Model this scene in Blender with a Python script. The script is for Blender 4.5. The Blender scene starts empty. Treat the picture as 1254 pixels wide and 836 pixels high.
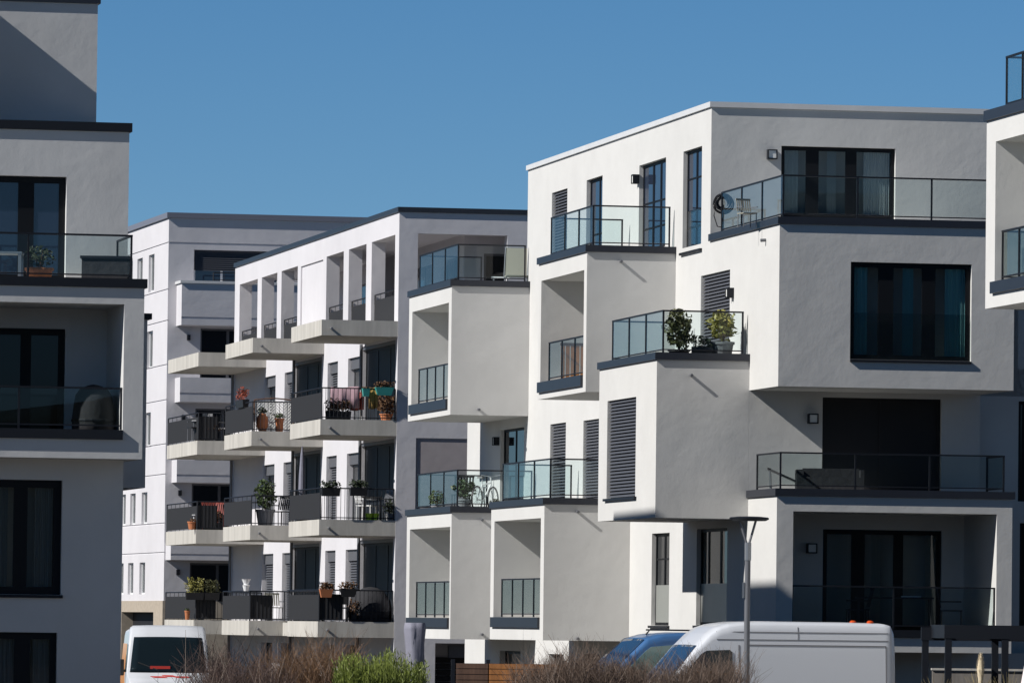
import bpy, bmesh, math, random
from mathutils import Vector, Matrix
random.seed(7)
R = math.radians
S = bpy.context.scene
COL = S.collection

# ------------------------------------------------------------------ camera
CAM = Vector((0.0, 0.0, 2.5)); FPX = 8000.0; PITCH = 0.0432; ROLL = 0.012
cp, sp, cr, sr = math.cos(PITCH), math.sin(PITCH), math.cos(ROLL), math.sin(ROLL)
FWD = Vector((0, cp, sp)); UP0 = Vector((0, -sp, cp)); RT0 = Vector((1, 0, 0))
RT = cr*RT0 + sr*UP0; UPV = -sr*RT0 + cr*UP0
cd = bpy.data.cameras.new('camera'); cam = bpy.data.objects.new('camera', cd); COL.objects.link(cam)
cd.sensor_width = 36.0; cd.lens = FPX/1254*36.0; cd.clip_start = 1.0; cd.clip_end = 6000
cam.matrix_world = Matrix(((RT.x, UPV.x, -FWD.x, CAM.x), (RT.y, UPV.y, -FWD.y, CAM.y), (RT.z, UPV.z, -FWD.z, CAM.z), (0, 0, 0, 1)))
S.camera = cam
def ray(px, py):
    return FWD + RT*((px-627)/FPX) - UPV*((py-418)/FPX)

# ------------------------------------------------------------------ daylight
YA = 0.189
SUN = Vector((-math.cos(YA)+.205*math.sin(YA), -math.sin(YA)-.205*math.cos(YA), .765)).normalized()
w = bpy.data.worlds.new('World'); S.world = w; w.use_nodes = True
nt = w.node_tree; bg = nt.nodes['Background']
sky = nt.nodes.new('ShaderNodeTexSky'); sky.sky_type = 'NISHITA'; sky.sun_disc = False
sky.sun_elevation = math.asin(SUN.z); sky.sun_rotation = math.atan2(SUN.x, SUN.y)
sky.altitude = 3000; sky.air_density = 1.0; sky.dust_density = 0.0; sky.ozone_density = 3.0
tcw = nt.nodes.new('ShaderNodeTexCoord'); vm = nt.nodes.new('ShaderNodeVectorMath'); vm.operation = 'ADD'; vm.inputs[1].default_value = (0, 0, .025)
nt.links.new(tcw.outputs['Generated'], vm.inputs[0]); nt.links.new(vm.outputs[0], sky.inputs[0])
nt.links.new(sky.outputs[0], bg.inputs[0]); bg.inputs[1].default_value = 0.065
hs = nt.nodes.new('ShaderNodeHueSaturation'); hs.inputs['Saturation'].default_value = 1.3
nt.links.new(sky.outputs[0], hs.inputs['Color'])
# clear deep spring sky: darker towards the zenith
sx = nt.nodes.new('ShaderNodeSeparateXYZ'); nt.links.new(tcw.outputs['Generated'], sx.inputs[0])
mr = nt.nodes.new('ShaderNodeMapRange'); mr.interpolation_type = 'SMOOTHSTEP'; mr.inputs['From Min'].default_value = .10; mr.inputs['From Max'].default_value = .42; mr.inputs['To Min'].default_value = 1.06; mr.inputs['To Max'].default_value = .44
nt.links.new(sx.outputs['Z'], mr.inputs['Value'])
ml = nt.nodes.new('ShaderNodeVectorMath'); ml.operation = 'SCALE'; nt.links.new(hs.outputs[0], ml.inputs[0]); nt.links.new(mr.outputs[0], ml.inputs['Scale']); nt.links.new(ml.outputs[0], bg.inputs[0])
sd = bpy.data.lights.new('sun', 'SUN'); sd.energy = 5.0; sd.angle = R(.53); sd.color = (1.0, .972, .93)
so = bpy.data.objects.new('sun', sd); COL.objects.link(so); so.rotation_euler = SUN.to_track_quat('Z', 'Y').to_euler(); so.location = (-60, -20, 80)
S.view_settings.view_transform = 'Standard'; S.view_settings.look = 'None'
S.view_settings.exposure = 0.19; S.view_settings.gamma = 1.0
S.view_settings.use_curve_mapping = False
S.cycles.max_bounces = 8; S.cycles.transparent_max_bounces = 24; S.cycles.glossy_bounces = 4

# ------------------------------------------------------------------ materials
MATS = {}
def mat(name, col, rough=.8, var=0., scale=3., bump=0., bscale=20., metal=0., spec=None, coords='Object', dist=.02, streak=0.):
    if name in MATS: return MATS[name]
    m = bpy.data.materials.new(name); m.use_nodes = True; t = m.node_tree; N = t.nodes; b = N['Principled BSDF']
    b.inputs['Base Color'].default_value = (*col, 1); b.inputs['Roughness'].default_value = rough; b.inputs['Metallic'].default_value = metal
    if spec is not None: b.inputs['Specular IOR Level'].default_value = spec
    tc = N.new('ShaderNodeTexCoord')
    if var or streak:
        n = N.new('ShaderNodeTexNoise'); n.inputs['Scale'].default_value = scale; n.inputs['Detail'].default_value = 6; n.inputs['Roughness'].default_value = .65
        mp = N.new('ShaderNodeMapping'); t.links.new(tc.outputs[coords], mp.inputs[0])
        if streak: mp.inputs['Scale'].default_value = (1, 1, .12)
        t.links.new(mp.outputs[0], n.inputs['Vector'])
        r = N.new('ShaderNodeValToRGB'); a = var or streak
        r.color_ramp.elements[0].position = .3; r.color_ramp.elements[1].position = .72
        r.color_ramp.elements[0].color = (*[c*(1-a) for c in col], 1); r.color_ramp.elements[1].color = (*[min(1, c*(1+a*.6)) for c in col], 1)
        t.links.new(n.outputs[0], r.inputs[0]); t.links.new(r.outputs[0], b.inputs['Base Color'])
    if bump:
        n2 = N.new('ShaderNodeTexNoise'); n2.inputs['Scale'].default_value = bscale; n2.inputs['Detail'].default_value = 5
        t.links.new(tc.outputs[coords], n2.inputs['Vector'])
        bp = N.new('ShaderNodeBump'); bp.inputs['Strength'].default_value = bump; bp.inputs['Distance'].default_value = dist
        t.links.new(n2.outputs[0], bp.inputs['Height']); t.links.new(bp.outputs[0], b.inputs['Normal'])
    MATS[name] = m; return m
def plaster(name, col):
    # trowelled render: slow waves in the surface, a fine grain, faint run-off marks
    m = mat(name, col, rough=.92, var=.05, scale=.7, spec=.15)
    t = m.node_tree; N = t.nodes; b = N['Principled BSDF']; tc = N.new('ShaderNodeTexCoord')
    n1 = N.new('ShaderNodeTexNoise'); n1.inputs['Scale'].default_value = 1.05; n1.inputs['Detail'].default_value = 6; n1.inputs['Roughness'].default_value = .58
    n2 = N.new('ShaderNodeTexNoise'); n2.inputs['Scale'].default_value = 45; n2.inputs['Detail'].default_value = 3
    t.links.new(tc.outputs['Object'], n1.inputs['Vector']); t.links.new(tc.outputs['Object'], n2.inputs['Vector'])
    mp = N.new('ShaderNodeMapping'); mp.inputs['Scale'].default_value = (.7, .3, .10); n3 = N.new('ShaderNodeTexNoise'); n3.inputs['Scale'].default_value = 1.0; n3.inputs['Detail'].default_value = 5
    t.links.new(tc.outputs['Object'], mp.inputs[0]); t.links.new(mp.outputs[0], n3.inputs['Vector'])
    rr = N.new('ShaderNodeMapRange'); rr.inputs['From Min'].default_value = .38; rr.inputs['From Max'].default_value = .7; rr.inputs['To Min'].default_value = 1.0; rr.inputs['To Max'].default_value = .955; t.links.new(n3.outputs[0], rr.inputs['Value'])
    vs = N.new('ShaderNodeVectorMath'); vs.operation = 'SCALE'; src = b.inputs['Base Color'].links[0].from_socket
    t.links.new(src, vs.inputs[0]); t.links.new(rr.outputs[0], vs.inputs['Scale']); t.links.new(vs.outputs[0], b.inputs['Base Color'])
    b1 = N.new('ShaderNodeBump'); b1.inputs['Strength'].default_value = .34; b1.inputs['Distance'].default_value = .05
    b2 = N.new('ShaderNodeBump'); b2.inputs['Strength'].default_value = .2; b2.inputs['Distance'].default_value = .004
    t.links.new(n1.outputs[0], b1.inputs['Height']); t.links.new(n2.outputs[0], b2.inputs['Height'])
    t.links.new(b1.outputs[0], b2.inputs['Normal']); t.links.new(b2.outputs[0], b.inputs['Normal'])
    return m
def clear_glass(name, tint, ior=1.5, rough=.0, dirt=0.):
    m = bpy.data.materials.new(name); m.use_nodes = True; t = m.node_tree; N = t.nodes; N.remove(N['Principled BSDF'])
    tr = N.new('ShaderNodeBsdfTransparent'); tr.inputs[0].default_value = (*tint, 1)
    gl = N.new('ShaderNodeBsdfGlossy'); gl.inputs['Roughness'].default_value = rough
    fr = N.new('ShaderNodeFresnel'); fr.inputs[0].default_value = ior
    gm = N.new('ShaderNodeNewGeometry'); iv = N.new('ShaderNodeMath'); iv.operation = 'SUBTRACT'; iv.inputs[0].default_value = 1; t.links.new(gm.outputs['Backfacing'], iv.inputs[1])
    mu = N.new('ShaderNodeMath'); mu.operation = 'MULTIPLY'; t.links.new(fr.outputs[0], mu.inputs[0]); t.links.new(iv.outputs[0], mu.inputs[1])
    mx = N.new('ShaderNodeMixShader'); t.links.new(mu.outputs[0], mx.inputs[0]); t.links.new(tr.outputs[0], mx.inputs[1]); t.links.new(gl.outputs[0], mx.inputs[2])
    t.links.new(mx.outputs[0], N['Material Output'].inputs[0]); MATS[name] = m; return m
plaster('plaster_white', (.60, .592, .574)); plaster('plaster_lilac', (.60, .585, .605)); plaster('plaster_cool', (.60, .596, .59))
mat('anthracite', (.010, .012, .017), .5, spec=.3); mat('cap_metal', (.019, .022, .031), .42, var=.12, scale=2)
mat('cap_light', (.62, .62, .62), .45, var=.06, scale=2); mat('frame_dark', (.004, .005, .007), .55, spec=.25)
mat('frame_grey', (.10, .10, .11), .5); mat('frame_white', (.72, .72, .72), .5)
mat('glass_dark', (.006, .008, .011), .05, bump=.02, bscale=1.5, spec=.28)
mat('bay_glass', (.016, .019, .024), .55, spec=.12, var=.3, scale=.8)
mat('frosted', (.26, .27, .25), .35, var=.06, scale=1.5)
mat('glass_blue', (.02, .03, .055), .05, bump=.03, bscale=1.2, spec=.8)
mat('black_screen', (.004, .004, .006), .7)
mat('blind', (.085, .09, .105), .45); mat('blind_light', (.45, .45, .45), .5)
mat('concrete', (.50, .475, .43), .9, streak=.22, scale=2.5, bump=.25, bscale=30, dist=.01)
mat('dark_panel', (.014, .0135, .015), .75, var=.1, scale=8)
mat('steel', (.35, .36, .37), .4, metal=.8); mat('galv', (.16, .165, .18), .5, metal=.3)
mat('lamp_white', (.75, .75, .72), .4); mat('curtain', (.55, .55, .50), .9); mat('curtain_teal', (.36, .70, .72), .9); mat('curtain_dim', (.32, .34, .35), .9); mat('pane_reflection_grey', (.62, .65, .66), .9)
mat('wood_orange', (.42, .17, .05), .6, streak=.35, scale=9); mat('wood_dark', (.13, .07, .045), .7, streak=.4, scale=9)
mat('sandstone', (.40, .34, .27), .9, var=.18, scale=6); mat('white_plastic', (.8, .8, .8), .4)
mat('terracotta', (.48, .17, .07), .8, var=.12); mat('pot_grey', (.22, .22, .23), .7); mat('dark_fabric', (.02, .02, .024), .85, bump=.4, bscale=6, dist=.05)
mat('cover_grey', (.20, .20, .25), .75, var=.1, bump=.3, bscale=8); mat('interior', (.05, .05, .05), .9)
clear_glass('rail_glass', (.91, .955, .955), 1.4); clear_glass('window_glass', (.80, .83, .83), 1.5); clear_glass('rail_glass_grey', (.80, .85, .85), 1.45); clear_glass('smoke_glass', (.66, .70, .70), 1.12); clear_glass('loggia_glass', (.84, .88, .88), 1.12)

# ------------------------------------------------------------------ mesh helpers
class MB:
    def __init__(s): s.v = []; s.f = []
    def add(s, vs, fs):
        o = len(s.v); s.v += [tuple(p) for p in vs]; s.f += [tuple(i+o for i in f) for f in fs]; return s
    def quad(s, a, b, c, d): return s.add((a, b, c, d), ((0, 1, 2, 3),))
    def box(s, x0, x1, y0, y1, z0, z1, skip=''):
        x0, x1 = sorted((x0, x1)); y0, y1 = sorted((y0, y1)); z0, z1 = sorted((z0, z1))
        vs = [(x0,y0,z0),(x1,y0,z0),(x1,y1,z0),(x0,y1,z0),(x0,y0,z1),(x1,y0,z1),(x1,y1,z1),(x0,y1,z1)]
        F = {'b':(0,3,2,1),'t':(4,5,6,7),'f':(0,1,5,4),'k':(2,3,7,6),'l':(3,0,4,7),'r':(1,2,6,5)}
        return s.add(vs, [q for k, q in F.items() if k not in skip])
    def prism(s, poly, y0, y1):          # poly in (x,z), extruded along y
        n = len(poly)
        return s.add([(x, y0, z) for x, z in poly]+[(x, y1, z) for x, z in poly],
                     [tuple(range(n)), tuple(range(2*n-1, n-1, -1))]+[(i, i+n, (i+1) % n+n, (i+1) % n) for i in range(n)])
    def tube(s, pts, r, n=6, r1=None, cap=True):
        pts = [Vector(p) for p in pts]; rings = []
        for i, p in enumerate(pts):
            d = (pts[min(i+1, len(pts)-1)]-pts[max(i-1, 0)]).normalized()
            a = d.cross(Vector((0, 0, 1)));  a = Vector((1, 0, 0)) if a.length < 1e-4 else a.normalized()
            b = d.cross(a).normalized(); rr = r if r1 is None else r+(r1-r)*i/(len(pts)-1)
            rings.append([p+a*rr*math.cos(2*math.pi*k/n)+b*rr*math.sin(2*math.pi*k/n) for k in range(n)])
        vs = [p for q in rings for p in q]; fs = []
        for i in range(len(pts)-1):
            for k in range(n): fs.append((i*n+k, i*n+(k+1) % n, (i+1)*n+(k+1) % n, (i+1)*n+k))
        if cap: fs += [tuple(range(n)), tuple(range((len(pts)-1)*n, len(pts)*n))]
        return s.add(vs, fs)
    def lathe(s, prof, c=(0, 0, 0), n=16):    # prof [(r,z)]
        vs = [(c[0]+r*math.cos(2*math.pi*k/n), c[1]+r*math.sin(2*math.pi*k/n), c[2]+z) for r, z in prof for k in range(n)]
        fs = [(i*n+k, i*n+(k+1) % n, (i+1)*n+(k+1) % n, (i+1)*n+k) for i in range(len(prof)-1) for k in range(n)]
        fs += [tuple(range(n)), tuple(range((len(prof)-1)*n, len(prof)*n))]
        return s.add(vs, fs)
    def face(s, ax, c, a0, a1, z0, z1, holes=()):
        """wall sheet facing -v (ax 'v', a = u) or -u (ax 'u', a = v) with openings (a0,a1,z0,z1,depth,back)"""
        P = (lambda a, z, d=0: (a, c+d, z)) if ax == 'v' else (lambda a, z, d=0: (c+d, a, z))
        A = sorted({a0, a1, *[h[i] for h in holes for i in (0, 1) if a0 < h[i] < a1]}); Z = sorted({z0, z1, *[h[i] for h in holes for i in (2, 3) if z0 < h[i] < z1]})
        for i in range(len(A)-1):
            for j in range(len(Z)-1):
                ca, cz = (A[i]+A[i+1])/2, (Z[j]+Z[j+1])/2
                if any(h[0] < ca < h[1] and h[2] < cz < h[3] for h in holes): continue
                s.quad(P(A[i], Z[j]), P(A[i+1], Z[j]), P(A[i+1], Z[j+1]), P(A[i], Z[j+1]))
        for h in holes:
            b0, b1, y0, y1, d = h[:5]
            s.quad(P(b0, y0), P(b0, y0, d), P(b0, y1, d), P(b0, y1)); s.quad(P(b1, y0), P(b1, y0, d), P(b1, y1, d), P(b1, y1))
            s.quad(P(b0, y0), P(b1, y0), P(b1, y0, d), P(b0, y0, d)); s.quad(P(b0, y1), P(b1, y1), P(b1, y1, d), P(b0, y1, d))
            back = h[5] if len(h) > 5 else []
            if back is not None: s.face(ax, c+d, b0, b1, y0, y1, back)
        return s
    def mass(s, u0, u1, v0, v1, z0, z1, left=(), front=(), skip=''):
        s.box(u0, u1, v0, v1, z0, z1, skip='lf'+skip); s.face('u', u0, v0, v1, z0, z1, left); s.face('v', v0, u0, u1, z0, z1, front); return s
    def build(s, name, m, parent=None, smooth=False, loc=None):
        me = bpy.data.meshes.new(name); me.from_pydata(s.v, [], s.f); me.update()
        me.materials.append(MATS[m] if isinstance(m, str) else m)
        bm = bmesh.new(); bm.from_mesh(me); bmesh.ops.recalc_face_normals(bm, faces=bm.faces); bm.to_mesh(me); bm.free()
        if smooth:
            for p in me.polygons: p.use_smooth = True
        o = bpy.data.objects.new(name, me); COL.objects.link(o)
        if parent: o.parent = parent
        if loc: o.location = loc
        return o
def thing(name, label, cat, loc=(0, 0, 0), rz=0., group=None):
    o = bpy.data.objects.new(name, None); COL.objects.link(o); o.location = loc; o.rotation_euler = (0, 0, rz)
    o['label'] = label; o['category'] = cat
    if group: o['group'] = group
    o.empty_display_size = .3
    return o
def tag(o, label, cat, group=None, kind=None):
    o['label'] = label; o['category'] = cat
    if group: o['group'] = group
    if kind: o['kind'] = kind
    return o
def structure(o): o['kind'] = 'structure'; return o
def copy_tree(o, parent=None):
    c = o.copy(); COL.objects.link(c); c.parent = parent
    for ch in [x for x in bpy.data.objects if x.parent == o]: copy_tree(ch, c)
    return c

class Frame:
    """a building's own axes: u to the right along its front, v away along its side, z up"""
    def __init__(s, yaw, px, py, dist):
        s.a = yaw; d = ray(px, py); p = CAM + d*(dist/d.y); s.O = Vector((p.x, p.y, 0)); s.z0 = p.z
        s.U = Vector((math.cos(yaw), math.sin(yaw), 0)); s.V = Vector((-math.sin(yaw), math.cos(yaw), 0))
    def uz(s, px, py, v=0.):
        d = ray(px, py); t = ((s.O-CAM).dot(s.V)+v)/d.dot(s.V); p = CAM+d*t-s.O; return p.dot(s.U), p.z
    def vz(s, px, py, u=0.):
        d = ray(px, py); t = ((s.O-CAM).dot(s.U)+u)/d.dot(s.U); p = CAM+d*t-s.O; return p.dot(s.V), p.z
    def uv(s, px, py, z):
        d = ray(px, py); t = (z-CAM.z)/d.z; p = CAM+d*t-s.O; return p.dot(s.U), p.dot(s.V)
    def fr(s, x0, y0, x1, y1, v=0.):       # rectangle on a front: u0,u1,z0,z1
        a, zt = s.uz(x0, y0, v); b, zb = s.uz(x1, y1, v); return a, b, zb, zt
    def lf(s, x0, y0, x1, y1, u=0.):       # rectangle on a side: v0,v1,z0,z1  (x0 is the far edge)
        a, zt = s.vz(x0, y0, u); b, zb = s.vz(x1, y1, u); return b, a, zb, zt
    def W(s, u, v, z): return s.O + s.U*u + s.V*v + Vector((0, 0, z))

# ------------------------------------------------------------------ building pieces
def frame_mb(ax, c, a0, a1, z0, z1, mull=(), trans=(), fw=.07, proud=.05):
    m = MB()
    def bx(p, q, r, t, e=0.):
        if ax == 'v': m.box(p, q, c-proud-e, c, r, t)
        else: m.box(c-proud-e, c, p, q, r, t)
    bx(a0, a1, z1-fw, z1); bx(a0, a1, z0, z0+fw); bx(a0, a0+fw, z0+fw, z1-fw); bx(a1-fw, a1, z0+fw, z1-fw)
    for k in mull:
        x, wd = k if isinstance(k, tuple) else (k, fw*1.2)
        x = a0+(a1-a0)*x; bx(x-wd/2, x+wd/2, z0+fw, z1-fw, -.004)
    for k in trans:
        z = z0+(z1-z0)*k; bx(a0+fw, a1-fw, z-fw*.3, z+fw*.3, -.008)
    return m
def window(parent, ax, c, rect, mull=(), trans=(), fmat='frame_dark', gmat='glass_dark', fw=.07, blind=None, blind_z=None, curtain=None, sill=None, name='window', ctn=((0, 1),)):
    a0, a1, z0, z1 = rect; e = .003
    o = frame_mb(ax, c, a0+e, a1-e, z0+e, z1-e, mull, trans, fw).build(name, fmat, parent)
    g = MB(); k = .02
    if ax == 'v': g.box(a0+k, a1-k, c-.03, c-.018, z0+k, z1-k)
    else: g.box(c-.03, c-.018, a0+k, a1-k, z0+k, z1-k)
    g.build('pane', gmat, o)
    if curtain:
        m = MB()
        for f0, f1 in ctn:
            n = 40; L0 = a0+(a1-a0)*f0; L1 = a0+(a1-a0)*f1; pts = [(L0+(L1-L0)*i/n, .09+.02*math.sin(i*1.9)+.006*math.sin(i*.7)) for i in range(n+1)]
            top, bot = z1-.05, z0+.05
            P = (lambda a, d, z: (a, c+d, z)) if ax == 'v' else (lambda a, d, z: (c+d, a, z))
            vs = [P(a, d, z) for a, d in pts for z in (bot, top)]+[P(a, d+.004, z) for a, d in pts for z in (bot, top)]
            M = 2*(n+1)
            m.add(vs, [(2*i, 2*i+2, 2*i+3, 2*i+1) for i in range(n)]+[(M+2*i, M+2*i+1, M+2*i+3, M+2*i+2) for i in range(n)])
        m.build('curtain', curtain, o)
    if blind:
        m = MB(); zb = z0+.02 if blind_z is None else blind_z; n = max(3, int((z1-zb)/.075)); st = (z1-zb)/n
        for i in range(n):
            z = zb+st*(i+.5); dz = st*.49
            if ax == 'v': m.add([(a0+.03, c-.115, z-dz), (a1-.03, c-.115, z-dz), (a1-.03, c-.062, z+dz), (a0+.03, c-.062, z+dz), (a0+.03, c-.122, z-dz-.006), (a1-.03, c-.122, z-dz-.006), (a1-.03, c-.059, z+dz-.006), (a0+.03, c-.059, z+dz-.006)], [(0,1,2,3),(4,7,6,5),(0,4,5,1),(2,6,7,3)])
            else: m.add([(c-.125, a0+.03, z-dz), (c-.125, a1-.03, z-dz), (c-.062, a1-.03, z+dz), (c-.062, a0+.03, z+dz), (c-.122, a0+.03, z-dz-.006), (c-.122, a1-.03, z-dz-.006), (c-.059, a1-.03, z+dz-.006), (c-.059, a0+.03, z+dz-.006)], [(0,1,2,3),(4,7,6,5),(0,4,5,1),(2,6,7,3)])
        m.build('blind', blind, o)
    if sill:
        d0, wd = sill; m = MB()      # projects d0 in front of the wall face
        if ax == 'v': m.box(a0-wd, a1+wd, d0, c-.06, z0-.06, z0-.004)
        else: m.box(d0, c-.06, a0-wd, a1+wd, z0-.06, z0-.004)
        m.build('sill', 'anthracite', o)
    return o
def cap(parent, rects, z0, z1, m='cap_metal', name='parapet_cap'):
    b = MB()
    for r in rects: b.box(*r, z0, z1)
    return b.build(name, m, parent)
def glass_rail(parent, pts, z0, z1, post=1.1, gmat='rail_glass', fmat='anthracite', mid=None, ends=(1, 1)):
    """posts and rails in one mesh; one glass panel per run"""
    m = MB(); runs = []
    for i in range(len(pts)-1):
        p, q = Vector(pts[i]), Vector(pts[i+1]); L = (q-p).length; d = (q-p)/L; n = Vector((-d.y, d.x)); k = max(1, round(L/post))
        def slab(s0, s1, w0, zz0, zz1, mb):
            a = p+d*s0; b = p+d*s1
            mb.add([(a+n*w0).to_tuple()+(zz0,), (b+n*w0).to_tuple()+(zz0,), (b-n*w0).to_tuple()+(zz0,), (a-n*w0).to_tuple()+(zz0,), (a+n*w0).to_tuple()+(zz1,), (b+n*w0).to_tuple()+(zz1,), (b-n*w0).to_tuple()+(zz1,), (a-n*w0).to_tuple()+(zz1,)],
                   [(0,3,2,1),(4,5,6,7),(0,1,5,4),(2,3,7,6),(3,0,4,7),(1,2,6,5)])
        slab(-.02, L+.02, .022, z1-.035, z1, m); slab(0, L, .016, z0+.06, z0+.085, m)
        for j in range(k+1):
            if j == 0 and (i > 0 or not ends[0]): continue
            if j == k and i == len(pts)-2 and not ends[1]: continue
            s = L*j/k; slab(s-.018, s+.018, .019+.001*i, z0, z1-.035, m)
        g = MB(); slab(.03, L-.03, .006, z0+.09, z1-.04, g); runs.append(g)
    o = m.build('balcony_railing', fmat, parent)
    for g in runs: g.build('glass_panel', gmat, o)
    return o
def bar_rail(parent, p, q, z0, z1, step=.11, fmat='anthracite', name='balcony_railing', panel=None):
    m = MB(); p, q = Vector(p), Vector(q); L = (q-p).length; n = max(2, int(L/step))
    m.tube([(*p, z1), (*q, z1)], .022); m.tube([(*p, z0+.06), (*q, z0+.06)], .016)
    for i in range(n+1):
        c = p.lerp(q, i/n); m.tube([(*c, z0), (*c, z1)], .022 if i in (0, n) else .008, 4, cap=False)
    o = m.build(name, fmat, parent)
    return o
def wall_lamp(parent, ax, c, a, z, s=.22):
    m = MB(); g = MB()
    if ax == 'v':
        m.box(a-s/2, a+s/2, c-.05, c, z-s/2, z+s/2); m.box(a-s/2, a-s/2+.02, c-.16, c-.05, z-s/2, z+s/2); m.box(a+s/2-.02, a+s/2, c-.16, c-.05, z-s/2, z+s/2); m.box(a-s/2+.02, a+s/2-.02, c-.16, c-.05, z+s/2-.02, z+s/2); m.box(a-s/2+.02, a+s/2-.02, c-.16, c-.05, z-s/2, z-s/2+.02)
        g.box(a-s/2+.025, a+s/2-.025, c-.14, c-.052, z-s/2+.025, z+s/2-.025)
    else:
        m.box(c-.05, c, a-s/2, a+s/2, z-s/2, z+s/2); m.box(c-.16, c-.05, a-s/2, a-s/2+.02, z-s/2, z+s/2); m.box(c-.16, c-.05, a+s/2-.02, a+s/2, z-s/2, z+s/2); m.box(c-.16, c-.05, a-s/2+.02, a+s/2-.02, z+s/2-.02, z+s/2)
        g.box(c-.14, c-.052, a-s/2+.025, a+s/2-.025, z-s/2+.025, z+s/2-.025)
    o = m.build('wall_lamp', 'anthracite', parent); g.build('lamp_shade', 'lamp_white', o); return o
def spout(parent, u, v, z, L=.12, ax='v'):
    d = (0, -L, -.01) if ax == 'v' else (-L, 0, -.01)
    return MB().tube([(u, v, z), (u+d[0], v+d[1], z+d[2])], .035, 8).build('rain_spout', 'galv', parent)
# ================================================================== white block with projecting boxes (right)
A = Frame(YA, 951.5, 606.2, 142.0)
bA = thing('apartment_building', 'tall white apartment block with projecting box balconies and glass railings, right of centre', 'building', A.O, A.a, None)
v2 = A.vz(918, 440)[0]; v0 = A.vz(870.8, 200)[0]; vE = A.vz(646.8, 215)[0]; vX = A.vz(572, 560)[0]
uR = A.uz(1241, 478)[0]; uX = 12.5
zG = A.uz(1000, 797)[1]; zg = A.uz(952, 606.6)[1]; z1b = A.uz(949.5, 472.6)[1]; z1t = A.uz(952, 274)[1]; zR = A.vz(870.8, 131.6, 0)[1]
CT = A.uz(952, 265)[1]-z1t
E_ = .15                                               # window reveal
def pane_depth(v=0.): return v+E_
# openings on the long sunlit side (u = 0)
L0 = [A.lf(676, 236.5, 694, 312), A.lf(718.5, 221, 737, 301), A.lf(783, 203, 814.5, 301.5), A.lf(837, 186, 858.5, 304)]
L1 = [A.lf(858.5, 338, 893, 436)]
L2 = [A.lf(674, 519.5, 692, 612), A.lf(714.5, 515, 733, 612)]
Lg = [A.lf(798.5, 653, 818.8, 765.5), A.lf(853.5, 647.5, 889.5, 765.5)]
Lb = [A.lf(612, 796, 637, 832), A.lf(672, 800, 690, 832), A.lf(715, 800, 735, 832)]
Lx = [A.lf(613, 526, 641, 612)]
H = lambda r, d=E_, room=0.: (*r, d+room, [])
wall = MB()
# upper main body, top floor to ground; the front steps in and out
vW = {}
W1win = A.fr(1042, 320.5, 1189, 442.5, 0)
W0win = A.fr(957, 178.5, 1096, 268.5, v0)
W2win = A.fr(1007.5, 486, 1152, 612, v2)
lgO = A.fr(971.5, 625.6, 1219.6, 774, 0)
lgB = A.fr(1008, 647.5, 1152, 790, v2)
lgB = (lgB[0], lgB[1], lgO[2]+.02, lgB[3])
dW = v2
zP = zg
wall.mass(0, uX, v0, vE, z1t, zR, [H(r) for r in L0], [H(W0win, E_, .5)])
wall.mass(0, uR, 0, vE, z1b, z1t, [H(r) for r in L1], [H(W1win, E_, .5)])
wall.box(uR, uX, v2+.6, vE, z1b, z1t, skip='l')
SR = [A.fr(1247, 380, 1275, 452, v2+.6), A.fr(1247.5, 491, 1275, 614, v2+.6), A.fr(1249, 640, 1275, 770, v2+.6)]
wall.mass(0, uR+.0, v2, vE, zg, z1b, [H(r) for r in L2], [H(W2win)])
wall.mass(uR, uX, v2+.6, vE, zG, z1t, [], [H(r, .15) for r in SR], skip='l')
wall.mass(0, uR, 0, vE, zG, zg, [H(Lg[0]), H(Lg[1], E_, .4)], [(*lgO, v2, [H(lgB, .1, .5)])])
# low annex at the far end, and the basement storey set back under the front
zT = A.uz(600, 347.5, A.vz(648.5, 350)[0])[1]
wall.mass(0, uX, vE, vX, zG, zT, [H(r) for r in Lx])
wall.box(0, uX, v2, vX, -.2, zG, skip='lt'); wall.face('u', 0, v2, vX, -.2, zG, [H(r, .2) for r in Lb])
# boxes projecting from the long side
def proj(far, near_, xw, yw, top, bot, m):
    """left face from pixel far (x,y) to near (x,y); its near front face meets u=0 at pixel (xw,yw)"""
    vN = A.vz(xw, yw)[0]; u = A.uz(near_[0], near_[1], vN)[0]; vF = A.vz(far[0], far[1], u)[0]
    return u, vN, vF, A.uz(near_[0], top, vN)[1], A.uz(near_[0], bot, vN)[1]
pU = proj((659, 420), (717.8, 420), 827, 380, 308.3, 479.5, wall)
p2 = proj((733.3, 540), (803.4, 540), 918, 440, 440, 633.5, wall)
pP = proj((600.8, 700), (665.8, 700), 771, 700, 617, 783.5, wall)
pQ = proj((497.6, 700), (552.2, 700), A.uz(0,0,0) and 657, 700, 627, 782, wall)
pT = proj((500.5, 430), (552.4, 430), 648.5, 380, 350, 507.5, wall)
oU = A.lf(663, 344, 714, 460.5, pU[0]); o2 = A.lf(744, 491, 777.8, 607.5, p2[0]); oP = A.lf(605.5, 638, 661, 757, pP[0]); oQ = A.lf(502, 648, 550, 757.5, pQ[0]); oT = A.lf(505, 382, 548.3, 489.5, pT[0])
def lodge(o): return (*o, 1.75, [])
Wb = 2.2
wall.mass(pU[0], -.002, pU[1], pU[2], pU[4], pU[3], [lodge(oU)])
wall.mass(p2[0], -.002, p2[1], p2[2], p2[4], p2[3], [H(o2)])
wall.mass(pP[0], -.002, pP[1], pP[2], pP[4], pP[3], [lodge(oP)])
wall.mass(pQ[0], -.002, pQ[1], pQ[2], pQ[4], pQ[3], [lodge(oQ)])
wall.mass(pT[0], -.002, pT[1], pT[2], pT[4], pT[3], [lodge(oT)])
wall.build('wall', 'plaster_white', bA)
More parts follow.
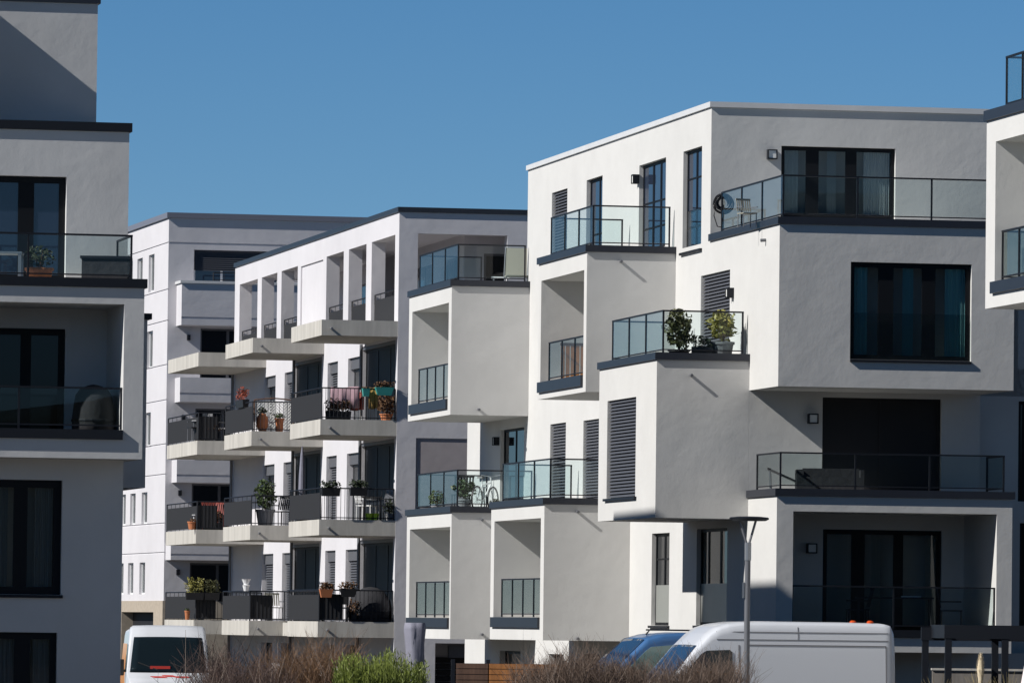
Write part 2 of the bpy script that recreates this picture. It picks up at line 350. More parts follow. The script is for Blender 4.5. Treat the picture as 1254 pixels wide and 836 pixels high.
print('A', 'v2 %.2f v0 %.2f vE %.2f vX %.2f uR %.2f' % (v2, v0, vE, vX, uR), 'z', zG, zg, z1b, z1t, zR)
for n, p in zip('U2PQT', (pU, p2, pP, pQ, pT)): print(n, ['%.2f' % q for q in p])
# roof edge and caps
o_ = .05
def ring(u0, u1, va, vb, z, th, wd=.3, m='cap_metal', back=True, right=True, name='parapet_cap'):
    r = [(u0-o_, u1+(o_ if right else 0), va-o_, va+wd), (u0-o_, u0+wd, va+wd, vb+(o_ if back else 0))]
    return cap(bA, r, z+.002, z+th, m, name)
ring(0, uX, v0, vE, zR, .125, m='cap_light', name='roof_coping')
ring(0, uR+2, 0, v0, z1t, CT, right=False, back=False)
ring(0, uR, 0, v2, zg, CT, back=False)
for p in (pU, p2, pP, pQ): cap(bA, [(p[0]-o_, 0-.003, p[1]-o_, p[1]+.3), (p[0]-o_, p[0]+.3, p[1]+.3, p[2]+o_)], p[3]+.002, p[3]+CT)
cap(bA, [(pT[0]-o_, -.003, pT[1]-o_, pT[1]+.3), (pT[0]-o_, pT[0]+.3, pT[1]+.3, pT[2]+o_)], pT[3]+.002, pT[3]+CT)
# windows of the long side
wk = dict(mull=((.3, .12),), trans=(.62,), sill=None)
def lw(rect, u=0., **k): return window(bA, 'u', u+E_-.002, rect, **k)
lw(L0[0], blind='blind'); lw(L0[1], mull=((.42, .1),), trans=(.2,), gmat='glass_blue'); lw(L0[2], mull=((.34, .12), (.62, .14)), trans=(.26, .55), gmat='glass_blue'); lw(L0[3], mull=((.5, .12),), trans=(.24, .4, .72), gmat='glass_blue', sill=(-.06, .12))
lw(L1[0], blind='blind', mull=(.5,)); lw(L2[0], blind='blind'); lw(L2[1], blind='blind')
lw(Lg[0], mull=((.5, .12),), trans=(.36, .72), sill=(-.06, .1)); lw(Lg[1], mull=((.35, .14), (.75, .1)), sill=(-.06, .1), gmat='window_glass', curtain='curtain', ctn=((.02, .4),))
for r in Lb: window(bA, 'u', .198, r)
lw(Lx[0], mull=((.5, .1),))
window(bA, 'u', p2[0]+E_-.002, o2, blind='blind', sill=(p2[0]-.06, .15))
# windows of the front
window(bA, 'v', v0+E_-.002, W0win, mull=((.28, .3), (.62, .26)), fw=.09, gmat='window_glass', curtain='pane_reflection_grey', ctn=((.03, .17), (.42, .5), (.74, .97)))  # grey sheets behind these panes stand in for their sky reflection
wb = window(bA, 'v', E_-.002, W1win, mull=((.3, .34), (.655, .3)), fw=.1, gmat='window_glass', curtain='curtain_teal', sill=(-.045, .0), ctn=((.02, .16), (.45, .54), (.8, .97)))
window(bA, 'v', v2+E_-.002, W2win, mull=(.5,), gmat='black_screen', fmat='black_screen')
window(bA, 'v', 2*v2-v2+.098, lgB, mull=((.3, .3), (.64, .22)), fw=.1, gmat='window_glass', curtain='curtain', ctn=((.42, .5), (.88, .96)))
for r in SR: window(bA, 'v', v2+.748, r, mull=(.3,), blind='blind' if r is SR[0] else None)
for r, u_ in ((L0[3], .1), (Lg[0], .1), (Lg[1], .1)):
    MB().box(u_, u_+.014, r[0]+.02, r[1]-.02, r[2]+.03, r[2]+.95).build('glass_panel', 'frosted' if r is not L0[3] else 'rail_glass', bA)
# juliet glass of the big window
gj = MB().box(W1win[0]+.05, W1win[1]-.05, .03, .045, W1win[2]+.02, W1win[2]+1.02); gj.build('glass_panel', 'rail_glass_grey', wb)
# loggia sills and rails on the boxes
def sillrail(p, o, mat_='rail_glass'):
    u = p[0]; MB().box(u-.06, u+.22, o[0]+.003, o[1]+.12, o[2]-.22, o[2]+.03).build('sill', 'cap_metal', bA)
    glass_rail(bA, [(u+.12, o[0]+.02), (u+.12, o[1]-.5)], o[2]+.04, o[2]+.98, post=1.4, gmat=mat_)
sillrail(pU, oU, 'loggia_glass'); sillrail(pT, oT, 'loggia_glass'); sillrail(pP, oP, 'smoke_glass'); sillrail(pQ, oQ, 'smoke_glass')
for p, o in ((pU, oU), (pT, oT), (pP, oP), (pQ, oQ)): pass
# terrace railings
def terr(p, h=1.0, ins=.42, far=.6, near_end=0.):
    glass_rail(bA, [(-.2, p[2]-far), (p[0]+.18, p[2]-far), (p[0]+.18, p[1]+.2), (-.12, p[1]+.2)], p[3]+CT, p[3]+CT+h-.05, post=1.9)
terr(pU); terr(p2); terr(pP); terr(pQ)
vT = pT[1]+.2
glass_rail(bA, [(-.2, pT[2]-.5), (pT[0]+.2, pT[2]-.5), (pT[0]+.2, vT), (-.1, vT)], pT[3]+CT, pT[3]+CT+.95, post=2.0)
glass_rail(bA, [(.12, A.vz(884, 275, .12)[0]), (.12, .2), (uR+1.5, .2)], z1t+CT, z1t+CT+.93, post=1.75)
glass_rail(bA, [(.12, v2-.35), (.12, .2), (uR-.15, .2), (uR-.15, v2-1.2)], zg+CT, zg+CT+.8, post=1.6, gmat='rail_glass_grey')
glass_rail(bA, [(lgO[0]+.02, .1), (lgO[1]-.02, .1)], lgO[2]+.05, lgO[2]+.98, post=2.6, gmat='rail_glass_grey')
MB().box(lgO[0]+.003, lgO[1]+.05, -.05, .25, lgO[2]-.14, lgO[2]+.03).build('sill', 'anthracite', bA)
# lamps and spouts
a, z = A.uz(944.5, 189.5, v0); wall_lamp(bA, 'v', v0-.003, a, z)
a, z = A.uz(994.5, 512.5, v2); wall_lamp(bA, 'v', v2-.003, a, z)
a, z = A.uz(993, 671, v2); wall_lamp(bA, 'v', v2-.003, a, z)
for x, y in ((779.5, 219.5), (895, 358.5), (608.5, 540)):
    a, z = A.vz(x, y, -.05); wall_lamp(bA, 'u', -.003, a, z)
for (x, y), p in zip(((760, 320), (846, 459), (707, 626), (590, 636), (707, 781), (590, 776), (586, 501)), (pU, p2, pP, pQ, pP, pQ, pT)):
    a, z = A.uz(x, y, p[1]); spout(bA, a, p[1]-.002, z)
a, z = A.vz(938, 294, 0); spout(bA, -.002, a, z, .12, 'u')

# ================================================================== left block
Lf = Frame(.2, 177.0, 352.0, 121.0)
bL = thing('apartment_building', 'white apartment block cut off by the left edge, with stepped glass fronted terraces', 'building', Lf.O, Lf.a)
zLt = Lf.uz(177, 353)[1]; zLb = Lf.uz(175.7, 562.2)[1]; vT1, vPH, vLo = 2.2, 4.4, 1.1
uT1 = Lf.uz(157.5, 230, vT1)[0]; uPH = Lf.uz(118.8, 80, vPH)[0]; uLo = Lf.uz(150, 650, vLo)[0]
zTT = Lf.uz(157, 162, vT1)[1]; zPH = Lf.uz(100, 4.5, vPH)[1]
uL = -14.0; vB = 24.0
wl = MB()
oB = Lf.fr(-60, 368, 150, 537, 0); dB = Lf.fr(-60, 400, 78, 545, 2.3); dB = (dB[0], dB[1], oB[2]+.02, dB[3])
tW = Lf.fr(-60, 213, 80, 345, vT1); lo1 = Lf.fr(-70, 585.5, 74.5, 728, vLo); lo2 = Lf.fr(-70, 772.5, 69, 860, vLo)
wl.mass(uL, 0, 0, 7, zLb, zLt, [], [(*oB, 2.3, [H(dB, .1)])])
wl.mass(uL, uT1, vT1, vB, zLt, zTT, [], [H(tW, .2)])
wl.box(uL, uPH, vPH, vB-1.5, zTT, zPH)
wl.mass(uL, uLo, vLo, vB, -.2, zLb, [], [H(lo1, .16, .4), H(lo2, .16, .4)])
# stair head standing forward on the roof, just outside the picture: it throws the slanting shade on the penthouse wall
ub, zb_ = Lf.uz(-40, 30, vPH)[0], Lf.uz(0, 20, vPH)[1]
zst = zb_ + .78*(Lf.uz(0, 20, vPH)[0]-ub)
wl.box(ub-3, ub, vT1+.3, vPH, zTT, zst)
# rear wing
vRw = 9.0; uRw = Lf.uz(179.4, 480, vRw)[0]; zRt = Lf.uz(175, 391, vRw)[1]; zRb = Lf.uz(170, 597, vRw)[1]
wl.box(uLo-.5, uRw, vRw, vRw+4, zRb, zRt)
# unseen roof block added to cast the shade at the right block's foot
wl.box(-7, uPH-1.2, 12.5, 22.3, zPH+.02, zPH+2.98)
wl.build('wall', 'plaster_cool', bL)
def capL(r, z, th, m='anthracite', name='parapet_cap'): return cap(bL, r, z+.002, z+th, m, name)
ct = .17
capL([(uL, o_, -o_, .3), (-.3, o_, .3, 6.0)], zLt, ct)
capL([(uL, uT1+o_, vT1-o_, vT1+.3), (uT1-.3, uT1+o_, vT1+.3, vB)], zTT, ct)
capL([(uL, uPH+o_, vPH-o_, vPH+.3), (uPH-.3, uPH+o_, vPH+.3, vB-1.5)], zPH, ct, 'cap_metal', 'roof_coping')
capL([(uRw-.4, uRw+.08, vRw-.08, vRw+3)], zRt, .12)
window(bL, 'v', vT1+.198, tW, mull=((.33, .2), (.66, .3)), fw=.12, gmat='glass_blue')
window(bL, 'v', 2.398, dB, mull=((.3, .2), (.66, .2)), fw=.12)
window(bL, 'v', vLo+.158, lo1, mull=((.3, .2), (.66, .26)), fw=.14, sill=(vLo-.06, .03), gmat='window_glass', curtain='curtain_dim', ctn=((.02, .24), (.4, .56), (.78, .97)))
window(bL, 'v', vLo+.158, lo2, mull=((.3, .2), (.7, .3)), fw=.12, gmat='window_glass', curtain='curtain_dim', ctn=((.02, .24), (.5, .65), (.8, .97)))
MB().box(oB[0], oB[1]-.003, -.06, .25, oB[2]-.02, oB[2]+.16).build('sill', 'anthracite', bL)
glass_rail(bL, [(uL+.3, .25), (-.22, .25), (-.22, vT1-.1)], zLt+ct, zLt+ct+.83, post=2.0)
glass_rail(bL, [(uL+.3, .12), (oB[1]-.02, .12)], oB[2]+.17, oB[2]+.95, post=2.0, gmat='rail_glass_grey')
print('L', uT1, uPH, uLo, 'z', zLb, zLt, zTT, zPH)

# ================================================================== block at the right edge
Rb = Frame(YA, 1207.5, 260.0, 118.0)
bR = thing('apartment_building', 'white block with a deep loggia, only its corner showing at the right picture edge', 'building', Rb.O, Rb.a)
zr0 = Rb.vz(1207, 378, 0)[1]; zr1 = Rb.vz(1210, 148.5, 0)[1]
vN = -16.0; oR = Rb.lf(1219.5, 173.5, 1400, 340, 0); oR = (vN+.5, oR[1], Rb.vz(1218, 347, 0)[1], oR[3])
wr = MB(); wr.mass(0, 2.2, vN, 0, zr0, zr1, [(*oR, 2.0, [])]); wr.box(2.2, 14, vN, 0, -.2, zr1+2.9, skip='')
wr.build('wall', 'plaster_white', bR)
cap(bR, [(-o_, .3, vN, o_)], zr1+.002, zr1+.19)
MB().box(-.06, .22, oR[0], oR[1]+.12, oR[2]-.18, oR[2]+.03).build('sill', 'cap_metal', bR)
va = Rb.vz(1233, 100, .15)[0]; glass_rail(bR, [(2.1, va), (.15, va), (.15, vN)], zr1+.19, zr1+1.12)
vb_ = Rb.vz(1228, 310, .12)[0]; glass_rail(bR, [(1.9, vb_), (.12, vb_), (.12, vN+.6)], oR[2]+.04, oR[2]+.95, gmat='rail_glass_grey')
# ================================================================== middle block with the stacked concrete balconies
Mf = Frame(.193, 489.0, 275.0, 192.0)
bM = thing('apartment_building', 'pale apartment block with three stacks of concrete balconies and an open colonnade on top', 'building', Mf.O, Mf.a)
zMR = Mf.uz(489.3, 259.6)[1]; vMf = Mf.vz(288.1, 330)[0]
uS = Mf.uz(394, 400)[0]; tops = [Mf.uz(440, y)[1] for y in (392.2, 513.8, 636.4, 761)]; TH = .46
sv = []
for n_, f_, y in ((394, 356.8, 400), (309.5, 276.4, 420), (243, 206, 440)):
    sv.append((max(.01, Mf.vz(n_, y, uS)[0]), Mf.vz(f_, y, uS)[0]))
step = sv[1][0]-sv[0][0]
print('M', zMR, vMf, uS, tops, sv)
wm = MB()
z3 = tops[0]
# lower floors
bays = [('g', 442, 484), ('w', 426, 441.3), ('b', 401, 413.5)]; bays2 = [('g', 358, 394), ('b', 348.5, 357.7), ('w', 324, 337.5)]
ops = []
for kd, x0, x1 in bays+bays2: a, b = Mf.vz(x1, 470)[0], Mf.vz(x0, 470)[0]; ops.append((kd, a, b))
for kd, a, b in ops[3:]: ops.append((kd, a+step, b+step)) if b+step < vMf else None
holes = []; wins = []
for k in range(1, 5):
    zt = tops[k-1]-TH-.32; zb = tops[k] if k < 4 else -.2
    if k == 4: zt, zb = tops[3]-TH-.25, tops[3]-2.2
    for kd, a, b in ops:
        if k == 4 and kd == 'g': continue
        d = .2 if kd == 'g' else .24
        if kd == 'g': r = (a+.02, b, zb, tops[k-1]-TH-.06)
        else: r = (a, b, zb, zt)
        holes.append(H(r, d, .4 if (kd == 'w' and k < 3) else 0.)); wins.append((kd, r, d, k))
pan = Mf.fr(509.5, 536, 574, 640)
wm.mass(0, 22, 0, vMf, -.2, z3, holes, [H(pan, .05), (*Mf.fr(533, 787, 640, 860)[:2], -.1, Mf.fr(533, 787, 640, 860)[3], 1.2, [])])
gd = Mf.fr(533, 787, 640, 860)
# colonnade storey: a pierced wall round a roof terrace
colp = [(293.7, 348, 315.6), (320.7, 340.5, 339.6), (344.9, 333, 364.7), (400, 313.5, 421), (427.4, 305, 448.8), (455.4, 297, 484)]
ch = []
for x0, y0, x1 in colp:
    a, zt = Mf.vz(x0, y0); ch.append((Mf.vz(x1, y0)[0], a))
ztc = sum(Mf.vz(x0, y0)[1] for x0, y0, _ in colp)/6
WT = .42
wm.face('u', 0, 0, vMf, z3, zMR, [(a, b, z3, ztc, WT, None) for a, b in ch]+[(*Mf.lf(368.6, 324, 394.9, 391)[:2], z3, ztc-.05, .05, [])])
wm.face('u', WT, WT, vMf, z3, zMR-.4, [(a, b, z3, ztc) for a, b in ch][0:0]+[(a, b, z3, ztc, -.001, None) for a, b in ch])
fo = Mf.fr(512, 286, 620, 400)
fo = (fo[0], fo[1], z3, fo[3])
wm.face('v', 0, 0, 22, z3, zMR, [(*fo, WT, None)]); wm.face('v', WT, WT, 22, z3, zMR-.4, [(*fo, -.001, None)])
wm.box(.0, 22, .0, vMf, zMR-.4, zMR-.002, skip='lf')
# set back rooms behind the terrace
rb = []
wm.mass(2.6, 22, 3.4, vMf, z3, zMR-.4, [(4.2, 6.6, z3+.05, z3+2.2, .1, []), (8.6, 12.0, z3+.05, z3+2.2, .1, []), (20, 24, z3+.05, z3+2.2, .1, [])], [(3.2, 5.4, z3+.05, z3+2.25, .1, [])])
wm.box(WT, 2.6, ch[2][1]+.6, ch[3][0]-.6, z3, zMR-.4) if ch[3][0]-.6 > ch[2][1]+.6 else None
wm.build('wall', 'plaster_lilac', bM)
m = MB(); n_ = 9
for i in range(n_): m.box(gd[0]+.02, gd[1]-.02, 1.1+.02*(i % 2), 1.16, -.1+(gd[3]-.3)*i/n_, -.1+(gd[3]-.3)*(i+1)/n_-.02)
m.build('garage_door', 'dark_panel', bM); MB().box(gd[0]+.5, gd[1]-.02, .5, .7, gd[3]-.42, gd[3]-.05).build('shutter_box', 'frame_grey', bM)
for a, b in ((4.2, 6.6), (8.6, 12), (20, 24)): window(bM, 'u', 2.698, (a, b, z3+.05, z3+2.2), mull=(.5,), fmat='frame_grey')
window(bM, 'v', 3.498, (3.2, 5.4, z3+.05, z3+2.25), mull=(.5,), fmat='frame_grey')
MB().box(pan[0]+.01, pan[1]-.01, .03, .045, pan[2]+.01, pan[3]-.01).build('wall_panel', mat('panel_mauve', (.36, .325, .33), .9, var=.08, scale=1.5, bump=.2, bscale=4), bM)
cap(bM, [(-o_, 22, -o_, .3), (-o_, .3, .3, vMf+o_)], zMR+.002, zMR+.15, 'cap_metal', 'roof_coping')
# slabs, one per balcony
for i, (a, b) in enumerate(sv):
    for k in range(4):
        zt = tops[k]+.002
        MB().box(uS, -.003, a, b, zt-TH, zt).build('balcony_slab', 'concrete', bM)
        x, z = Mf.uz((404, 318, 252)[i], (404, 425, 447)[i], a)
        if not (i == 2): MB().tube([(uS+.28, a-.002, zt-.25), (uS+.28, a-.2, zt-.26)], .035, 8).build('rain_spout', 'galv', bM)
        if k:
            ph = .92
            pan_end = uS+.03
            MB().box(uS+.02, uS+.045, a+.05, b-.02, zt+.04, zt+ph-.14).build('privacy_panel', 'dark_panel', bM)
            bar_rail(bM, (uS+.035, b-.02), (uS+.035, a+.02), zt, zt+ph, .9)
            bar_rail(bM, (uS+.035, a+.03), (-.05, a+.03), zt, zt+ph, .12)
            if i == 2 or (k == 3): MB().box(uS+.05, uS+(.75, .75, .7)[i], a+.035, a+.06, zt+.04, zt+ph-.12).build('privacy_panel', 'dark_panel', bM)
    # long slabs bridge the lowest storey
for i in (0, 1): MB().box(-1.2, -.003, sv[i][1], sv[i+1][0], tops[3]-TH, tops[3]-.05).build('balcony_slab', 'concrete', bM)
for i in (0, 1):
    bar_rail(bM, (-1.16, sv[i+1][0]), (-1.16, sv[i][1]), tops[3], tops[3]+.92, .3)
# colonnade panels with stub rails
for n_, (a, b) in enumerate(ch):
    dk = MB().box(.1, .13, a+.01, b-.01, z3+.03, z3+.82); dk.build('privacy_panel', 'dark_panel', bM)
    bar_rail(bM, (.115, b-.03), (.115, a+.03), z3+.7, z3+.98, .8)
# windows of the long side
for kd, r, d, k in wins:
    bx = .34 if kd != 'g' else .1
    if k == 4: window(bM, 'u', d-.002, r, mull=(.5,)); continue
    hb = MB().box(d-.16, d-.004, r[0]+.004, r[1]-.004, r[3]-bx, r[3]-.003)
    ho = hb.build('blind_box', 'frame_grey', bM)
    rr = (r[0], r[1], r[2], r[3]-bx-.002)
    if kd == 'b': window(bM, 'u', d-.002, rr, blind='blind')
    elif kd == 'w': window(bM, 'u', d-.002, rr, mull=(.5,), gmat='window_glass', curtain='curtain', fmat='frame_grey', ctn=((.05, .6),)) if k != 3 else window(bM, 'u', d-.002, rr, blind='blind', blind_z=rr[2]+.9)
    else: window(bM, 'u', d-.002, rr, mull=((.3, .14), (.65, .1)), fmat='frame_dark', gmat='bay_glass')
# rain pipes at the back of the balconies
for i in (0, 1, 2):
    for c in ((sv[i][1]-.3,) if i else (sv[0][1]+.2,)):
        MB().tube([(-.09, c, -.1), (-.09, c, z3-TH)], .05, 8).build('rain_pipe', 'galv', bM)

# ================================================================== far block
Bf = Frame(.215, 206.5, 300.0, 240.0)
bB = thing('apartment_building', 'farthest white apartment block, with grooved walls and narrow side windows', 'building', Bf.O, Bf.a)
zBR = Bf.uz(207, 266.8)[1]; vBf = 40.0
wbm = MB()
ys = ((313, 356), (406, 449), (505, 545), (602, 640), (688, 727))
LB = []
for (y0, y1), dx in zip(ys, (0, -.6, -1.8, -4.5, -6)):
    z1, z0 = Bf.vz(182, y0)[1], Bf.vz(189, y1)[1]
    for x0, x1 in ((182, 188.8), (168, 174.5), (156.5, 162.5)):
        LB.append((Bf.vz(x1+dx, 340)[0], Bf.vz(x0+dx, 340)[0], z0, z1))
gr = [Bf.vz(206, y)[1] for y in (297, 354, 392, 446, 489, 543, 580, 640, 676)]
zpl = Bf.vz(200, 735)[1]
gar = (*[Bf.vz(x, 760)[0] for x in (189, 150)], -.1, Bf.vz(189, 749)[1])
fz = [Bf.uz(250, y)[1] for y in (306, 402, 500, 592, 689)]
FB = [(*Bf.uz(242, 0)[:1], Bf.uz(242, 0)[0]+3.2, fz[0]-1.25, fz[0])]
dws = []
for i in range(1, 5):
    u0 = Bf.uz((245, 240, 237, 236)[i-1], 450)[0]; FB.append((u0, u0+1.9, fz[i]-2.2, fz[i]))
ggr = [Bf.uz(215, y)[1] for y in (297.5,)]
wbm.mass(0, 14, 0, vBf, zpl, zBR, [H(r, .15, .15) for r in LB]+[(0, vBf, g-.03, g+.03, .035, []) for g in gr], [H(r, .18) for r in FB]+[(0, 14, g-.035, g+.035, .035, []) for g in ggr])
# bays with a groove under the roof terrace and beams over the loggias
by = ((347, 398, 389), (462, 492, 482), (563, 590.5, 582), (664, 685.5, 679))
for i, (y0, y1, yg) in enumerate(by):
    vb = -1.15; uq = Bf.uz((222, 221.5, 219, 213)[i], 400, vb)[0]; z1, z0, zg_ = (Bf.uz(240, y, vb)[1] for y in (y0, y1, yg))
    wbm.mass(uq, 9, vb, -.002, z0, z1, [], [(uq, 9, zg_-.035, zg_+.035, .035, [])])
wbm.build('wall', 'plaster_lilac', bB)
MB().mass(-.04, 14, -.04, vBf, -.2, zpl-.003, [(gar[0], gar[1], gar[2], gar[3], .6, [])], []).build('plinth', 'sandstone', bB)
MB().box(.4, .5, gar[0]+.01, gar[1]-.01, -.1, gar[3]-.01).build('garage_door', 'black_screen', bB)
cap(bB, [(-.08, 14, -.08, .3), (-.08, .3, .3, vBf)], zBR+.002, zBR+.2, mat('cap_blue', (.16, .17, .21), .5), 'roof_coping')
zc = Bf.uz(240, 347, -1.15)[1]; uq = Bf.uz(222, 400, -1.15)[0]
cap(bB, [(uq-.06, 9, -1.21, -.9), (uq-.06, uq+.2, -.9, -.003)], zc+.003, zc+.1, 'cap_light')
for r in LB: window(bB, 'u', .148, r, fmat='frame_white', gmat='window_glass', curtain='blind_light', fw=.06)
window(bB, 'v', .178, FB[0], mull=(.33,), fmat='frame_white', gmat='glass_blue', blind='blind', blind_z=FB[0][2]+.5)
for r in FB[1:]: window(bB, 'v', .178, r, mull=((.55, .1),), fmat='frame_grey', gmat='glass_dark')
bar_rail(bB, (uq+1.2, -.95), (8.8, -.95), zc+.1, zc+.42, .4)
for i in range(1, 5):
    u0 = FB[i][0]-.45; m = MB().box(u0-.06, u0+.06, -.12, -.003, fz[i]-.45, fz[i]-.25); m.build('wall_lamp', 'anthracite', bB)
# ================================================================== plants, furniture and other things on the balconies
rnd = random.Random(11)
mat('leaf_green', (.055, .085, .025), .6, var=.45, scale=14); mat('leaf_olive', (.10, .10, .035), .6, var=.5, scale=14); mat('leaf_dark', (.03, .045, .02), .6, var=.4, scale=14)
mat('leaf_red', (.30, .06, .03), .6, var=.5, scale=12); mat('leaf_brown', (.14, .07, .03), .8, var=.5, scale=12); mat('leaf_yellow', (.28, .26, .06), .6, var=.5, scale=12)
mat('turquoise', (.04, .30, .27), .5); mat('pink_cloth', (.50, .33, .37), .9, var=.1, scale=20); mat('ochre_cloth', (.42, .27, .08), .9, var=.2, scale=10); mat('red_paint', (.26, .05, .035), .6)
mat('black_metal', (.015, .015, .017), .5); mat('lime', (.42, .60, .03), .5); mat('beige_mesh', (.30, .29, .24), .8); mat('bark', (.10, .06, .04), .9)
def leaves(m, c, rx, rz, n, s, hollow=.35):
    for _ in range(n):
        while True:
            p = Vector((rnd.uniform(-1, 1), rnd.uniform(-1, 1), rnd.uniform(-1, 1)))
            if hollow < p.length < 1: break
        lump = 1+.22*math.sin(p.x*5+c[0]*3)*math.sin(p.z*6+c[2])
        q = Vector(c)+Vector((p.x*rx*lump, p.y*rx*lump, p.z*rz*lump))
        a = Vector((rnd.gauss(0, 1), rnd.gauss(0, 1), rnd.gauss(0, .7))).normalized(); b = a.cross(Vector((rnd.gauss(0, 1), rnd.gauss(0, 1), rnd.gauss(0, 1)))).normalized(); k = s*rnd.uniform(.6, 1.3)
        m.add([q-a*k, q-b*k*.45, q+a*k, q+b*k*.45], [(0, 1, 2, 3)])
    return m
def potted(name, label, loc, hp, rp, hf, rf, leaf='leaf_green', pot='pot_grey', n=260, s=.06, group=None, square=False, cat='plant', jar=False):
    t = thing(name, label, cat, loc, 0, group)
    if jar: p = MB().lathe([(rp*.55, 0), (rp*.9, hp*.25), (rp, hp*.5), (rp*.9, hp*.78), (rp*.6, hp*.93), (rp*.66, hp), (rp*.55, hp), (rp*.5, hp*.9)], n=18); p.build('pot', pot, t, True)
    elif square: MB().box(-rp, rp, -rp*.8, rp*.8, 0, hp).build('pot', pot, t)
    else: MB().lathe([(rp*.72, 0), (rp*.95, hp*.85), (rp*1.06, hp*.86), (rp*1.06, hp), (rp*.9, hp), (rp*.85, hp*.88)], n=16).build('pot', pot, t)
    st = MB()
    for k in range(5):
        a = k*1.3; st.tube([(0, 0, hp*.8), (.3*rf*math.cos(a), .3*rf*math.sin(a), hp+hf*.4), (.6*rf*math.cos(a), .6*rf*math.sin(a), hp+hf*.8)], .012, 4, .005)
    st.build('stem', 'bark', t)
    leaves(MB(), (0, 0, hp+hf*.5), rf, hf*.5, n, s, 0).build('foliage', leaf, t)
    return t
def Apt(px, py, v, z): return A.W(A.uz(px, py, v)[0], v, z)
# terrace of the grey box
z = p2[3]+.02
potted('potted_shrub', 'dense dark green shrub at the glass corner of the grey box terrace', Apt(831.5, 430, p2[1]+.55, z), .22, .24, .92, .33, 'leaf_olive', 'black_metal', 900, .065, cat='shrub')
potted('potted_shrub', 'lighter shrub with reddish tips in a grey pot on the grey box terrace', Apt(884.5, 430, p2[1]+.5, z), .42, .26, .72, .32, 'leaf_yellow', 'pot_grey', 650, .06, cat='shrub')
t = thing('planter', 'low dark planter between the two shrubs on the grey box terrace', 'planter', Apt(860, 430, p2[1]+.5, z)); MB().box(-.24, .24, -.14, .14, 0, .3).build('trough', 'black_metal', t); leaves(MB(), (0, 0, .4), .26, .14, 160, .05, 0).build('foliage', 'leaf_dark', t)
# garden hose on its stand, roof terrace
t = thing('hose_reel', 'coiled black garden hose hung on a post at the penthouse terrace', 'hose', Apt(885, 262, v0-.35, z1t+.02))
MB().tube([(0, 0, 0), (0, 0, .8)], .03, 6).build('post', 'black_metal', t)
hm = MB()
for k in range(14):
    r = rnd.uniform(.11, .23); cx, cz = rnd.uniform(-.03, .03), .84+rnd.uniform(-.03, .03); hm.tube([(cx+r*math.cos(2*math.pi*i/20), -.05+.012*k-.04+rnd.uniform(-.01, .01), cz+r*math.sin(2*math.pi*i/20)) for i in range(21)], .017, 5)
hm.tube([(-.16, -.05, .8), (-.2, -.06, .55), (-.12, -.07, .3), (.0, -.06, .28)], .013, 5); hm.build('hose', 'black_metal', t)
def chair(name, label, loc, rz, m='black_metal', seat=None, s=1., group=None, arms=True):
    t = thing(name, label, 'chair', loc, rz, group); sm = seat or m
    MB().box(-.24*s, .24*s, -.24*s, .24*s, .42*s, .45*s).build('seat', sm, t)
    b = MB()
    for i in range(7): x = -.22+i*.0733; b.add([(x*s-.02*s, .22*s, .5*s), (x*s+.02*s, .22*s, .5*s), (x*s+.02*s, .32*s, .9*s), (x*s-.02*s, .32*s, .9*s), (x*s-.02*s, .24*s, .5*s), (x*s+.02*s, .24*s, .5*s), (x*s+.02*s, .34*s, .9*s), (x*s-.02*s, .34*s, .9*s)], [(0,1,2,3),(4,7,6,5),(0,4,5,1),(3,2,6,7),(0,3,7,4),(1,5,6,2)])
    b.box(-.25*s, .25*s, .31*s, .345*s, .86*s, .92*s); b.build('backrest', sm, t)
    for x in (-1, 1):
        for y in (-1, 1): MB().tube([(x*.22*s, y*.22*s, 0), (x*.22*s, y*.21*s, .42*s)], .016*s, 5).build('leg', m, t)
        if arms: MB().box(x*.25*s-.02*s, x*.25*s+.02*s, -.22*s, .26*s, .62*s, .65*s).build('armrest', m, t)
    return t
def table(name, label, loc, w_, d_, h, m='black_metal', top=None, rz=0, group=None):
    t = thing(name, label, 'table', loc, rz, group); MB().box(-w_/2, w_/2, -d_/2, d_/2, h-.035, h).build('tabletop', top or m, t)
    for x in (-1, 1):
        for y in (-1, 1): MB().tube([(x*(w_/2-.05), y*(d_/2-.05), 0), (x*(w_/2-.07), y*(d_/2-.07), h-.035)], .018, 5).build('leg', m, t)
    return t
chair('garden_chair', 'low grey chair behind the slanting penthouse glass near the hose', Apt(915, 262, 1.8, z1t+.02), .4, 'galv', 'beige_mesh', .7)
